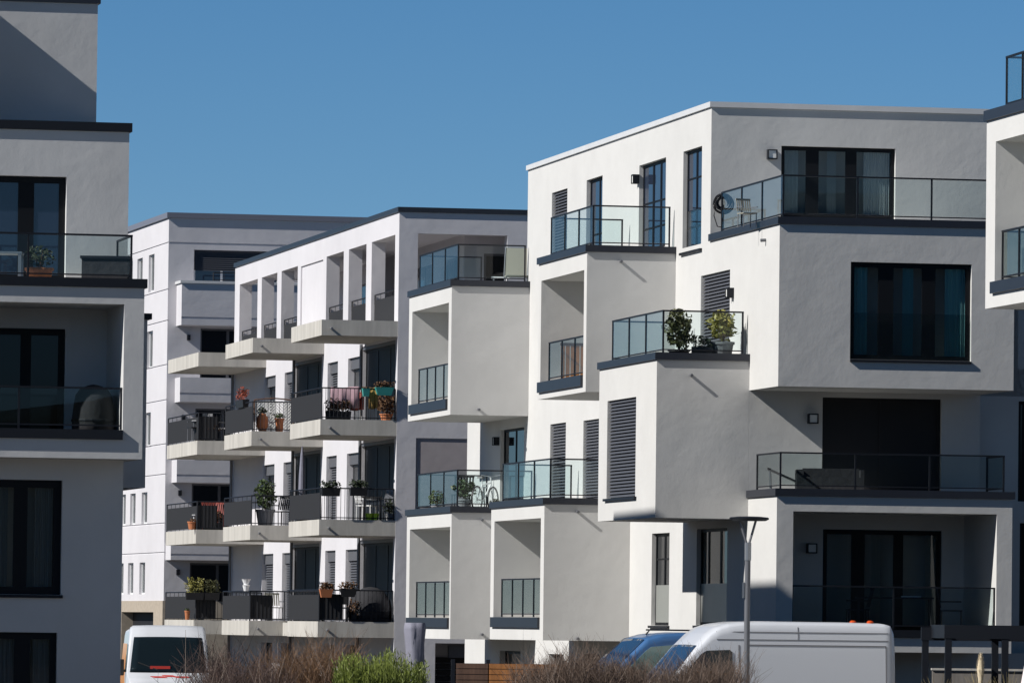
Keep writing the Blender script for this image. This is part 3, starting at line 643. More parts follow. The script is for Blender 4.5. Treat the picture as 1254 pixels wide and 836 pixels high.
# far low terrace: bicycle, chair, bamboo tub
def bicycle(label, loc, rz):
    t = thing('bicycle', label, 'bicycle', loc, rz)
    for x in (-.5, .5):
        wh = MB(); n = 28
        wh.tube([(x+.33*math.cos(2*math.pi*i/n), 0, .34+.33*math.sin(2*math.pi*i/n)) for i in range(n+1)], .02, 6)
        o = wh.build('wheel', 'black_metal', t); sp_ = MB()
        for i in range(12): sp_.tube([(x, 0, .34), (x+.32*math.cos(i*.5236), 0, .34+.32*math.sin(i*.5236))], .004, 3)
        sp_.tube([(x+.305*math.cos(2*math.pi*i/n), 0, .34+.305*math.sin(2*math.pi*i/n)) for i in range(n+1)], .012, 5); sp_.build('rim', 'steel', o)
    f = MB()
    for p, q in (((-.5, 0, .34), (-.12, 0, .3)), ((-.5, 0, .34), (-.18, 0, .72)), ((-.12, 0, .3), (-.2, 0, .86)), ((-.12, 0, .3), (.34, 0, .72)), ((-.17, 0, .7), (.34, 0, .78)), ((.5, 0, .34), (.33, 0, .92))): f.tube([p, q], .02, 6)
    f.build('frame', 'white_plastic', t); MB().tube([(.34, -.28, .98), (.36, -.1, .95), (.33, 0, .93), (.36, .1, .95), (.34, .28, .98)], .014, 5).build('handlebar', 'steel', t)
    MB().add([(-.36, -.08, .88), (-.36, .08, .88), (-.05, .025, .88), (-.05, -.025, .88), (-.34, -.06, .93), (-.34, .06, .93), (-.05, .02, .91), (-.05, -.02, .91)], [(0,3,2,1),(4,5,6,7),(0,1,5,4),(1,2,6,5),(2,3,7,6),(3,0,4,7)]).build('saddle', 'black_metal', t)
    return t
zq = pQ[3]+.02
bicycle('white framed bicycle parked at the corner of a low terrace, under the jutting box', Apt(594, 605, pQ[1]+.75, zq), 1.15)
chair('garden_chair', 'black slatted chair behind the bamboo tub on the bicycle terrace', Apt(566, 605, pQ[1]+1.3, zq), 3.3, 'black_metal', None, 1.05)
potted('potted_bamboo', 'green bamboo in a grey tub beside the bicycle', Apt(569, 605, pQ[1]+.55, zq), .34, .2, .5, .3, 'leaf_green', 'pot_grey', 420, .06)
table('side_table', 'white side table between bicycle and black chair', Apt(583, 605, pQ[1]+1.3, zq), .55, .5, .68, 'steel', 'white_plastic')
# far high terrace: deck chair and small table
zt_ = pT[3]+.02
t = thing('deck_chair', 'tilted grey beige deck chair on the roof terrace left of the tall block', 'chair', Apt(629, 345, pT[1]+1.1, zt_), .15)
dk = MB(); dk.add([(-.3, -.3, .3), (.3, -.3, .3), (.42, .25, 1.08), (-.18, .25, 1.08), (-.3, -.28, .28), (.3, -.28, .28), (.42, .27, 1.06), (-.18, .27, 1.06)], [(0,1,2,3),(4,7,6,5),(0,4,5,1),(1,5,6,2),(2,6,7,3),(3,7,4,0)]); dk.build('backrest', 'beige_mesh', t)
MB().box(-.3, .3, -.85, -.3, .28, .31).build('seat', 'beige_mesh', t)
for x in (-.3, .3): MB().tube([(x, -.85, 0), (x, -.3, .3), (x+.12, .27, 1.1)], .018, 5).build('side_rail', 'galv', t); MB().tube([(x, -.8, .28), (x, .3, 0)], .018, 5).build('leg', 'galv', t)
table('side_table', 'low white table beside the tilted deck chair', Apt(613, 345, pT[1]+1.2, zt_), .5, .45, .3, 'steel', 'white_plastic')
# slatted wooden screen in the middle loggia
t = thing('wooden_screen', 'orange slatted wooden screen behind the loggia glass of the middle box', 'screen', A.W(A.uz(690, 440, pU[2]-1.0)[0], pU[2]-1.0, oU[2]+.02), .19)
for i in range(9): MB().box(-.02+i*.12-.04, -.02+i*.12+.05, -.012, .012, .06, .88).build('slat', 'wood_orange', t) if i in (0, 8) else None
m = MB()
for i in range(1, 8): m.box(-.02+i*.12-.04, -.02+i*.12+.05, -.012, .012, .06, .88)
m.build('slats', 'wood_orange', t); MB().box(-.08, 1.02, -.02, .02, .88, .95).build('top_rail', 'wood_dark', t); MB().box(-.08, 1.02, -.03, .03, 0, .06).build('bottom_rail', 'wood_dark', t)
# low front terrace and loggia of the big corner
zf = zg+.02
t = thing('outdoor_sofa', 'dark covered sofa on the shaded terrace over the ground floor loggia', 'sofa', Apt(1018, 600, 1.0, zf)); MB().box(-.62, .62, -.35, .35, .05, .42).build('seat', 'dark_fabric', t); MB().box(-.62, .62, .22, .4, .42, .62).build('backrest', 'dark_fabric', t); MB().box(-.78, -.62, -.35, .4, .05, .58).build('armrest', 'dark_fabric', t); MB().box(.62, .7, -.35, .4, .05, .58).build('armrest', 'dark_fabric', t)
t = thing('sun_lounger', 'grey lounger with raised back at the left end of the shaded terrace', 'lounger', Apt(962, 600, 1.4, zf))
MB().add([(-.4, -.25, .62), (.55, -.25, .2), (.55, .25, .2), (-.4, .25, .62), (-.4, -.25, .58), (.55, -.25, .16), (.55, .25, .16), (-.4, .25, .58)], [(0,1,2,3),(4,7,6,5),(0,4,5,1),(1,5,6,2),(2,6,7,3),(3,7,4,0)]).build('backrest', 'black_metal', t)
for y in (-.22, .22): MB().tube([(-.35, y, .58), (-.32, y, 0)], .02, 5).build('leg', 'galv', t); MB().tube([(.5, y, .2), (.52, y, 0)], .02, 5).build('leg', 'galv', t)
zl = lgO[2]+.03
table('garden_table', 'dark table with a white paper on it in the ground floor loggia', Apt(1095, 755, 1.1, zl), 1.7, .8, .72)
tag(MB().box(-.2, .22, -.12, .12, 0, .025).build('newspaper', 'white_plastic', None, loc=Apt(1115, 735, .95, zl+.722)), 'white folded paper lying on the dark loggia table', 'paper')
chair('garden_chair', 'black chair at the left end of the loggia table', Apt(1050, 755, 1.2, zl), -1.5, s=1.)
chair('garden_chair', 'black chair at the right of the loggia table, by the lit reveal', Apt(1165, 755, 1.1, zl), 1.5)
# left block
def Lpt(px, py, v, z): return Lf.W(Lf.uz(px, py, v)[0], v, z)
zL = zLt+.02
t = thing('storage_box', 'dark lidded storage box behind the terrace glass on the left block', 'box', Lpt(130, 340, 1.1, zL)); MB().box(-.44, .44, -.32, .32, 0, .56).build('chest', 'dark_fabric', t); MB().box(-.47, .47, -.35, .35, .56, .61).build('lid', 'anthracite', t)
potted('potted_plant', 'leafy plant in a terracotta pot at the terrace door of the left block', Lpt(48, 340, .9, zL), .36, .26, .42, .28, 'leaf_dark', 'terracotta', 240, .05)
t = thing('garden_table', 'white framed table cut by the left edge on the glass terrace', 'table', Lpt(8, 340, .9, zL)); MB().box(-.8, .3, -.3, .3, .6, .64).build('tabletop', 'steel', t)
for x in (-.76, .26):
    for y in (-.26, .26): MB().box(x-.03, x+.03, y-.03, y+.03, 0, .6).build('leg', 'steel', t)
t = thing('covered_grill', 'round grill under a black cover in the left loggia', 'grill', Lpt(114, 530, .75, oB[2]+.02)); cv = MB(); cv.lathe([(.40, 0), (.40, .35), (.37, .62), (.34, .8), (.25, .93), (.08, .99), (.02, 1.0)], n=20); cv.build('cover', 'dark_fabric', t, True); MB().lathe([(.405, .3), (.412, .31), (.412, .34), (.405, .35)], n=20).build('strap', 'anthracite', t)

# ---- middle block balconies
def Mp(px, i, dv, k): v = sv[i][0]+dv; return Mf.W(Mf.uz(px, 600, v)[0], v, tops[k]+.004)
# second storey from the top, nearest stack: drying rack, towels, turquoise boxes, autumn plants
t = thing('clothes_rack', 'folding clothes rack with pink towels on the nearest upper balcony', 'rack', Mp(422, 0, .9, 1), .1)
for x in (-.45, .45): MB().tube([(x, -.3, 0), (x, .3, .92)], .014, 5).build('leg', 'steel', t); MB().tube([(x, .3, 0), (x, -.3, .92)], .014, 5).build('leg', 'steel', t)
m = MB()
for i in range(6): m.tube([(-.45, -.3+i*.12, .92), (.45, -.3+i*.12, .92)], .006, 4)
m.build('rod', 'steel', t)
def towel(label, loc, w_, h, mt, rz=0):
    m = MB(); n = 14
    f = lambda x, s: .035*math.sin(x*13+s)+.02*math.sin(x*29)
    rows = [(-.02, -h), (-.03, -h*.5), (-.02, -.03), (0, .012), (.02, -.03), (.05, -h*.6)]
    vs = []
    for y, z in rows: vs += [(x*w_-w_/2, y+f(x, 0)*min(1, -z*2 if z < 0 else 0), z-.02*math.sin(x*5)) for x in [i/n for i in range(n+1)]]
    k = n+1; m.add(vs, [(r*k+i, r*k+i+1, (r+1)*k+i+1, (r+1)*k+i) for r in range(len(rows)-1) for i in range(n)])
    o = m.build('towel', mt, None, True); o.location = loc; o.rotation_euler = (0, 0, rz)
    sol = o.modifiers.new('thick', 'SOLIDIFY'); sol.thickness = .012
    return tag(o, label, 'towel')
towel('large pale pink towel hung on the clothes rack of the nearest upper balcony', Mp(421, 0, .62, 1)+Vector((0, 0, .95)), .85, .62, 'pink_cloth', .1)
towel('ochre cloth hanging over the railing next to the turquoise flower boxes', Mp(456, 0, .04, 1)+Vector((0, 0, .95)), .26, .62, 'ochre_cloth', .19)
def fbox(label, loc, w_, leaf='leaf_brown', mt='turquoise', rz=.19, hf=.18, n=120, taper=.72, group=None, name='flower_box'):
    t = thing(name, label, 'flower box', loc, rz, group); h = .24
    MB().add([(-w_/2*taper, -.08, 0), (w_/2*taper, -.08, 0), (w_/2*taper, .08, 0), (-w_/2*taper, .08, 0), (-w_/2, -.11, h), (w_/2, -.11, h), (w_/2, .11, h), (-w_/2, .11, h)], [(0,3,2,1),(4,5,6,7),(0,1,5,4),(1,2,6,5),(2,3,7,6),(3,0,4,7)]).build('trough', mt, t)
    m = MB(); [leaves(m, (x, 0, h+hf*.4), .12, hf*.6, int(n*.12/w_)+6, .045, 0) for x in [(-w_/2+.08)+(w_-.16)*i/6 for i in range(7)]]; m.build('foliage', leaf, t); return t
fbox('long turquoise flower box on the railing of the nearest upper balcony', Mp(469, 0, -.12, 1)+Vector((0, 0, .72)), .55)
fbox('small turquoise flower box beside the long one on the railing', Mp(446.5, 0, -.12, 1)+Vector((0, 0, .68)), .22, hf=.03, n=6)
potted('dry_plant', 'tall brown withered plants behind the bars under the long turquoise box', Mp(472, 0, .5, 1), .2, .2, .6, .34, 'leaf_brown', 'terracotta', 420, .07)
# nearest stack, one storey lower: black table, lime pots, parasol, rail boxes
table('balcony_table', 'small black table on the middle balcony of the nearest stack', Mp(456, 0, .5, 2), .6, .55, .7)
chair('balcony_chair', 'white chair behind the small black table', Mp(449, 0, 1.0, 2), 1.2, 'white_plastic')
chair('balcony_chair', 'pale grey chair right of the small black table', Mp(467, 0, .8, 2), -1.0, 'galv')
for k, x in enumerate((452.5, 460)): tag(MB().lathe([(.09, 0), (.11, .18), (.12, .2), (.1, .2), (.09, .04)], n=12).build('flower_pot', 'lime', None, loc=Mp(x, 0, .12, 2)), ('lime green pot on the balcony edge under the black table, the one to the left', 'lime green pot on the balcony edge under the black table, the one to the right')[k], 'pot')
fbox('dark flower box in front of the blinds, middle balcony of the nearest stack', Mp(405, 0, -.12, 2)+Vector((0, 0, .68)), .55, 'leaf_dark', 'black_metal', hf=.22, n=160, taper=.95)
fbox('dark flower box above the small black table', Mp(439, 0, -.12, 2)+Vector((0, 0, .7)), .5, 'leaf_dark', 'black_metal', hf=.25, n=170, taper=.95)
t = thing('folded_parasol', 'slim dark folded parasol standing on the middle balcony of the nearest stack', 'parasol', Mp(369.5, 0, sv[0][1]-sv[0][0]-1.2, 2)+Vector((0, 0, 0))); MB().tube([(0, 0, 0), (0, 0, 2.1)], .02, 6).build('pole', 'galv', t); MB().lathe([(.05, .75), (.10, .95), (.09, 1.4), (.05, 2.0), (.015, 2.25)], n=10).build('canopy', 'cover_grey', t); MB().lathe([(.2, 0), (.2, .06), (.05, .1)], n=12).build('base', 'anthracite', t)
# nearest stack, lowest: covered heap, bench, pots on the rail
t = thing('covered_grill', 'big round heap under a dark cover on the lowest balcony', 'grill', Mp(455, 0, .75, 3)); MB().lathe([(.62, 0), (.66, .3), (.6, .62), (.42, .88), (.2, 1.0), (.03, 1.03)], n=20).build('cover', 'dark_fabric', t, True); MB().lathe([(.665, .28), (.672, .29), (.672, .33), (.665, .34)], n=20).build('strap', 'anthracite', t)
t = thing('garden_bench', 'low dark bench left of the covered heap on the lowest balcony', 'bench', Mp(412, 0, .5, 3)); MB().box(-.4, .4, -.2, .2, .38, .42).build('seat', 'black_metal', t); MB().box(-.4, .4, .18, .22, .5, .74).build('backrest', 'black_metal', t)
for x in (-.36, .36): MB().box(x-.03, x+.03, -.2, .22, 0, .38).build('leg', 'black_metal', t); MB().box(x-.03, x+.03, .182, .218, .42, .5).build('back_post', 'black_metal', t)
fbox('terracotta flower box on the lowest railing, in front of the blinds', Mp(401, 0, -.12, 3)+Vector((0, 0, .7)), .4, 'leaf_brown', 'terracotta', hf=.2)
fbox('brown flower box on the lowest railing, beside the covered heap', Mp(428, 0, -.12, 3)+Vector((0, 0, .72)), .5, 'leaf_brown', 'dark_panel', hf=.2)
# middle stack: jars and trellis
potted('terracotta_jar', 'tall bulbous terracotta jar with a small green plant', Mp(320, 1, .3, 1), .56, .19, .2, .15, 'leaf_dark', 'terracotta', 120, .045, jar=True, cat='jar')
potted('terracotta_jar', 'smaller straight terracotta pot next to the bulbous jar', Mp(341, 1, .3, 1), .42, .15, .16, .16, 'leaf_green', 'terracotta', 120, .045, cat='pot')
t = thing('trellis', 'white diamond trellis standing behind the terracotta jars', 'trellis', Mp(334, 1, 1.3, 1), .19); m = MB()
for k in range(-9, 10):
    x0 = k*.1
    for sgn in (-1, 1):
        pts = [(x0+sgn*(q-.45), z_) for q, z_ in ((0, 0), (.9, .9))]; (xa, za), (xb, zb2) = pts
        if xa < -.6: za += (-.6-xa)*(1 if sgn > 0 else 0); xa = max(xa, -.6)
        if xb > .6: zb2 -= (xb-.6); xb = .6
        if sgn < 0:
            if xa > .6: za += xa-.6; xa = .6
            if xb < -.6: zb2 -= -.6-xb; xb = -.6
        if za < zb2: m.tube([(xa, .004*sgn, za+.1), (xb, .004*sgn, zb2+.1)], .011, 4)
m.build('lattice', 'lamp_white', t); MB().tube([(-.62, 0, 1.02), (-.3, 0, 1.06), (0, 0, 1.08), (.3, 0, 1.06), (.62, 0, 1.02)], .025, 6).build('top_rail', 'wood_dark', t)
for x in (-.62, .62): MB().tube([(x, 0, 0), (x, 0, 1.03)], .022, 6).build('post', 'wood_dark', t)
table('side_table', 'small white table behind the terracotta jars', Mp(331, 1, .8, 1), .4, .4, .5, 'white_plastic')
fbox('flower box of red autumn leaves on the dark panel of the middle stack', Mf.W(uS+.04, (sv[1][0]*.6+sv[1][1]*.4), tops[1]+.8), 1.6, 'leaf_red', 'black_metal', .193+math.pi/2, .42, 420, .95)
potted('potted_tree', 'bushy green laurel in a big grey tub on the middle stack', Mp(325, 1, .45, 2), .5, .3, .95, .34, 'leaf_green', 'pot_grey', 650, .07, cat='shrub')
chair('balcony_chair', 'black lattice chair right of the green laurel', Mp(343, 1, .5, 2), -.6)
# far stack
table('balcony_table', 'white table on the upper balcony of the far stack', Mp(249, 2, .7, 1), .8, .6, .68, 'galv', 'white_plastic')
chair('balcony_chair', 'dark chair at the left of the white table, upper balcony of the far stack', Mp(239, 2, .6, 1), -1.2, 'galv', 'black_metal')
chair('balcony_chair', 'white backed chair at the right of the white table, upper far balcony', Mp(267, 2, .8, 1), 1.3, 'black_metal', 'white_plastic')
chair('balcony_chair', 'red chair on the middle balcony of the far stack, on its own', Mp(258, 2, .7, 2), .2, 'red_paint')
chair('balcony_chair', 'red chair on the middle far balcony, half behind the dark panel', Mp(269, 2, .6, 2), -.3, 'red_paint')
table('balcony_table', 'low white table left of the red chairs', Mp(245, 2, .6, 2), .5, .45, .5, 'white_plastic')
potted('flower_pot', 'terracotta pot at the corner of the middle far balcony', Mp(236, 2, .2, 2), .26, .16, .1, .12, 'leaf_brown', 'terracotta', 50, .04)
fbox('flower box with yellow flowers on the lowest far railing', Mp(240, 2, -.1, 3)+Vector((0, 0, .66)), .6, 'leaf_yellow', 'dark_panel', hf=.5, n=300, taper=.95)
fbox('flower box of pale green leaves on the lowest railing, next to the yellow flowers', Mp(261, 2, -.1, 3)+Vector((0, 0, .66)), .5, 'leaf_olive', 'dark_panel', hf=.45, n=240, taper=.95)
potted('flower_pot', 'slim orange pot on the edge of the lowest far balcony', Mp(231.5, 2, .1, 3), .3, .09, .08, .08, 'leaf_green', 'terracotta', 40, .04)
potted('leafy_plant', 'grey green plant in a dark pot behind the lowest bars', Mp(248, 2, .3, 3), .2, .15, .3, .2, 'leaf_olive', 'pot_grey', 160, .05)
t = thing('white_urn', 'white two tiered urn on the railing of the lowest middle balcony', 'urn', Mp(303, 1, -.03, 3)+Vector((0, 0, .92))); MB().lathe([(.07, 0), (.11, .16), (.13, .18), (.07, .2)], n=12).build('lower_bowl', 'white_plastic', t); MB().lathe([(.07, .2), (.13, .34), (.15, .37), (.12, .37)], n=12).build('upper_bowl', 'white_plastic', t)

# more of what has gathered on the balconies
potted('dry_plant', 'withered brown hydrangea in a tub, upper balcony of the far stack', Mp(257, 2, .3, 1), .22, .17, .42, .3, 'leaf_brown', 'pot_grey', 260, .05)
fbox('low trough of russet plants on the floor under the pink towel', Mp(413, 0, .18, 1), .75, 'leaf_brown', 'dark_panel', .193, .38, 380, .95)
towel('dark red patterned cloth hung low on the clothes rack, right of the pink towel', Mp(436, 0, .75, 1)+Vector((0, 0, .8)), .4, .5, 'red_paint', .1)
fbox('trough of reddish twigs behind the bars beside the red chairs', Mp(262, 2, .2, 2), .6, 'leaf_brown', 'dark_panel', .193, .4, 260, .95)
potted('dry_plant', 'thin straggly plant in a dark pot, left of the big covered heap', Mp(436, 0, .3, 3), .2, .13, .5, .2, 'leaf_brown', 'black_metal', 120, .045)
chair('balcony_chair', 'pale folding chair behind the lowest bars of the middle stack', Mp(338, 1, .6, 3), .3, 'galv', 'beige_mesh', .95)
t = thing('plant_stand', 'white wire plant stand between the two terracotta jars', 'stand', Mp(331, 1, .42, 1)); m = MB()
for z_ in (.3, .62): m.tube([(.11*math.cos(2*math.pi*i/14), .11*math.sin(2*math.pi*i/14), z_) for i in range(15)], .012, 5)
m.build('ring', 'white_plastic', t)
for k in range(3): MB().tube([(.15*math.cos(k*2.09), .15*math.sin(k*2.09), 0), (.1*math.cos(k*2.09), .1*math.sin(k*2.09), .66)], .011, 5).build('leg', 'white_plastic', t)
potted('leafy_plant', 'dark leafy plant at the right end of the lime pots', Mp(478, 0, .35, 2), .2, .14, .42, .22, 'leaf_dark', 'pot_grey', 200, .05)
potted('leafy_plant', 'small green plant at the left end of the bars on the bicycle terrace', Apt(535, 605, pQ[1]+3.2, zq), .2, .15, .4, .24, 'leaf_green', 'pot_grey', 200, .05)
potted('leafy_plant', 'tiny plant in a grey pot at the foot of the bicycle', Apt(607, 600, pQ[1]+.9, zq), .16, .1, .2, .14, 'leaf_olive', 'pot_grey', 110, .04)
# ================================================================== street level
def G(px, dist, z=0.): d = ray(px, 700); p = CAM+d*(dist/d.y); return Vector((p.x, p.y, z))
def zat(py, px, dist): d = ray(px, py); return (CAM+d*(dist/d.y)).z
for nm, c, r in (('paint_white', (.60, .62, .66), .3), ('paint_blue', (.055, .14, .31), .3), ('paint_orange', (.80, .30, .04), .35)):
    m = mat(nm, c, r); m.node_tree.nodes['Principled BSDF'].inputs['Coat Weight'].default_value = .5; m.node_tree.nodes['Principled BSDF'].inputs['Coat Roughness'].default_value = .08
mat('tyre', (.02, .02, .02), .9); mat('amber', (.55, .07, .01), .25); mat('car_glass', (.008, .014, .018), .04, spec=.35); mat('car_glass_blue', (.025, .06, .12), .03, spec=.9); mat('car_glass_green', (.22, .33, .30), .04, spec=.6); mat('red_card', (.5, .04, .03), .6); mat('yellow_mark', (.8, .6, .1), .5); mat('seam', (.2, .2, .21), .6); mat('black_plastic', (.02, .02, .022), .6)
def interp(tab, x):
    for (a, fa), (b, fb) in zip(tab, tab[1:]):
        if a <= x <= b: k = (x-a)/(b-a); k = k*k*(3-2*k) if False else k; return fa+(fb-fa)*k
    return tab[0][1] if x < tab[0][0] else tab[-1][1]
class Van:
    """panel van: nose at -x, camera sees its +/-y sides; outline given as (x, roof height)"""
    def __init__(s, L, W, Hh, prof):
        s.L, s.W, s.H, s.prof = L, W/2, Hh, prof
    def ring(s, x):
        h = interp(s.prof, x); k = min(1, (h-.9)/(s.H-.9)); end = min(1, (x+s.L/2)/.5)**.4 if x < -s.L/2+.5 else 1; rr = min(1, (s.L/2-x)/.12); rr = .9+.1*max(0, rr)**.5
        w_ = s.W*(.84+.16*end)*rr; belt = min(1.15, h-.2)
        return [(w_*.97, .28), (w_, .62), (w_*.995, belt), (w_*(1-.06*k), belt+(h-belt)*.55), (w_*(1-.09*k), belt+(h-belt)*.86), (w_*(1-.115*k), belt+(h-belt)*.945), (w_*(1-.18*k), belt+(h-belt)*.985), (w_*.45, h-.004), (0, h)]
    def side(s, x, z):
        r = s.ring(x); return interp([(zz, y) for y, zz in r[:7]], z)
    def body(s, parent, m):
        xs = sorted({p[0] for p in s.prof} | {-s.L/2+s.L*i/44 for i in range(45)} | {s.L/2-.04, s.L/2-.012}); mb = MB(); rings = []
        for x in xs:
            r = s.ring(x); rings.append([(x, -y, z) for y, z in r]+[(x, y, z) for y, z in r[-2::-1]])
        n = len(rings[0]); mb.add([p for r in rings for p in r], [(i*n+k, (i+1)*n+k, (i+1)*n+k+1, i*n+k+1) for i in range(len(xs)-1) for k in range(n-1)]+[tuple(range(n)), tuple(range((len(xs)-1)*n, len(xs)*n))]+[(i*n, i*n+n-1, (i+1)*n+n-1, (i+1)*n) for i in range(len(xs)-1)])
        o = mb.build('body', m, parent, True)
        for p in o.data.polygons: p.use_smooth = len(p.vertices) == 4
        return o
    def patch(s, name, parent, m, poly, sgn, out=.012, nx=10):
        """a flat-topped sheet lying on the side: poly = [(x, zlow, zhigh)...]"""
        mb = MB(); rows = 6; vs = []
        for x, z0, z1 in poly:
            for j in range(rows+1):
                z = z0+(z1-z0)*j/rows; vs.append((x, sgn*(s.side(x, z)+out), z))
        for x, z0, z1 in poly:
            for j in range(rows+1):
                z = z0+(z1-z0)*j/rows; vs.append((x, sgn*(s.side(x, z)-.01), z))
        k = rows+1; n = len(poly); M = n*k; fs = [(i*k+j, (i+1)*k+j, (i+1)*k+j+1, i*k+j+1) for i in range(n-1) for j in range(rows)]
        fs += [(M+i*k, M+(i+1)*k, (i+1)*k, i*k) for i in range(n-1)]+[(M+i*k+rows, i*k+rows, (i+1)*k+rows, M+(i+1)*k+rows) for i in range(n-1)]
        fs += [(j, j+1, M+j+1, M+j) for j in range(rows)]+[((n-1)*k+j, M+(n-1)*k+j, M+(n-1)*k+j+1, (n-1)*k+j+1) for j in range(rows)]
        return mb.add(vs, fs).build(name, m, parent)
    def screen(s, parent, m, x0, x1, wf=.82, out=.015):
        mb = MB(); n = 10; nx = 8; vs = []
        for i in range(nx+1):
            x = x0+(x1-x0)*i/nx; h = interp(s.prof, x); wl = s.side(x, h-.1)*.9 if False else s.W*(wf-.10*i/nx)
            dx = .003; sl = (interp(s.prof, x+dx)-interp(s.prof, x-dx))/(2*dx); nr = math.hypot(1, sl)
            for j in range(n+1):
                t_ = -1+2*j/n; y = wl*t_; hh = s.top(x, abs(y)); vs.append((x-out*sl/nr, y, hh+out/nr))
        k = n+1; mb.add(vs, [(i*k+j, (i+1)*k+j, (i+1)*k+j+1, i*k+j+1) for i in range(nx) for j in range(n)])
        o = mb.build('windscreen', m, parent, True); sol = o.modifiers.new('thick', 'SOLIDIFY'); sol.thickness = .012; return o
    def top(s, x, y):
        r = s.ring(x)[4:]; return interp(sorted((yy, z) for yy, z in r), y)
    def wheels(s, parent, xs):
        for x in xs:
            for sg in (-1, 1):
                w_ = MB(); c = (x, sg*(s.W-.1), .34); n = 24; vs = []
                for yy, r in ((-.11, .24), (-.11, .31), (-.09, .34), (.09, .34), (.11, .31), (.11, .24)): vs += [(c[0]+r*math.cos(2*math.pi*i/n), c[1]+yy, c[2]+r*math.sin(2*math.pi*i/n)) for i in range(n)]
                w_.add(vs, [(a*n+i, a*n+(i+1) % n, (a+1)*n+(i+1) % n, (a+1)*n+i) for a in range(5) for i in range(n)]); o = w_.build('wheel', 'tyre', parent)
                h_ = MB(); h_.add([(c[0]+.245*math.cos(2*math.pi*i/n), c[1]+sg*.09, c[2]+.245*math.sin(2*math.pi*i/n)) for i in range(n)]+[(c[0]+.2*math.cos(2*math.pi*i/n), c[1]+sg*.06, c[2]+.2*math.sin(2*math.pi*i/n)) for i in range(n)], [tuple(range(n, 2*n))]+[(i, (i+1) % n, n+(i+1) % n, n+i) for i in range(n)]); h_.build('rim', 'steel', o)
    def mirrors(s, parent, x, z):
        for sg in (-1, 1):
            y = s.side(x, z); b = MB(); b.box(x-.06, x+.06, sg*(y+.06), sg*(y+.24), z-.18, z+.2); b.box(x-.02, x+.02, sg*(y-.02), sg*(y+.07), z-.1, z-.04)
            o = b.build('mirror', 'black_plastic', parent); bv = o.modifiers.new('round', 'BEVEL'); bv.width = .03; bv.segments = 2
# --- white van, right
D = 121.0; SC = FPX/D; TH_ = .25; Lv = 4.9; Hv = zat(760.5, 960, D); h2 = Lv/2
g_ = G(1098, D)
tv = thing('cargo_van', 'large white high roofed panel van parked in front of the tall block', 'van', (g_.x-h2*math.cos(TH_)-.9*math.sin(TH_), D-h2*math.sin(TH_)+.9*math.cos(TH_), 0), TH_)
pv = [(-h2, .75), (-2.4, 1.0), (-2.31, 1.18), (-2.12, 1.32), (-1.95, 1.44), (-1.64, 1.8), (-1.375, 2.12), (-1.12, 2.38), (-.95, 2.5), (-.75, 2.565), (-.5, Hv-.012), (0., Hv), (1.6, Hv), (h2-.2, Hv-.01), (h2-.08, Hv-.04), (h2-.03, Hv-.14), (h2, Hv-.4)]
v = Van(Lv, 1.98, Hv, pv); v.body(tv, 'paint_white')
v.screen(tv, 'car_glass_blue', -1.92, -1.34, .86)
xa = -1.6
for sg in (-1, 1):
    v.patch('side_window', tv, 'car_glass', [(-1.66, 1.4, 1.5), (-1.55, 1.4, 1.72), (-1.3, 1.4, 2.0), (-1.2, 1.4, 2.06), (-.76, 1.4, 2.08), (-.71, 1.44, 2.04)], sg)
    for z_ in (Hv-.2, Hv-.34): v.patch('roof_seam', tv, 'seam', [(-1.0+i*(h2+.85)/8, z_-.008, z_+.008) for i in range(9)], sg, .006)
    pz0, pz1 = .8, Hv-.44; x0, x1 = -.42, h2-.2
    v.patch('panel_seam', tv, 'seam', [(x0+i*(x1-x0)/8, pz1-.012, pz1+.012) for i in range(9)], sg, .006)
    for xx in (x0, x1, -.58): v.patch('panel_seam', tv, 'seam', [(xx-.01, pz0, pz1), (xx+.01, pz0, pz1)], sg, .006)
    v.patch('rear_pillar_seam', tv, 'seam', [(.55, Hv-.34, Hv-.1), (.562, Hv-.34, Hv-.1)], sg, .006)
for sg in (-1, 1):
    v.patch('door_seam', tv, 'seam', [(-1.78, .55, 1.28), (-1.77, .55, 1.28)], sg, .006); MB().box(-.85, -.68, sg*(v.side(-.75, 1.1)+.03)-.015, sg*(v.side(-.75, 1.1)+.03)+.015, 1.08, 1.12).build('door_handle', 'black_plastic', tv)
    v.patch('rub_strip', tv, 'black_plastic', [(-.9+i*(h2+.6)/6, .62, .72) for i in range(7)], sg, .015)
MB().box(-h2-.04, -h2+.2, -.85, .85, .3, .6).build('bumper', 'black_plastic', tv); 
v.wheels(tv, (-h2+.85, h2-1.0)); v.mirrors(tv, -1.7, 1.42)
for k, px in enumerate((1055, 1073)):
    xx = h2-(1098-px)/SC; o = MB().lathe([(.065, 0), (.065, .04), (.035, .065)], c=(xx, -.3 if k == 0 else -.5, Hv-.03), n=12).build('roof_light', 'amber', tv)
for sg in (-1, 1): MB().box(h2-.02, h2+.02, sg*.9-.05, sg*.9+.05, 1.0, 1.5).build('tail_light', 'amber', tv)
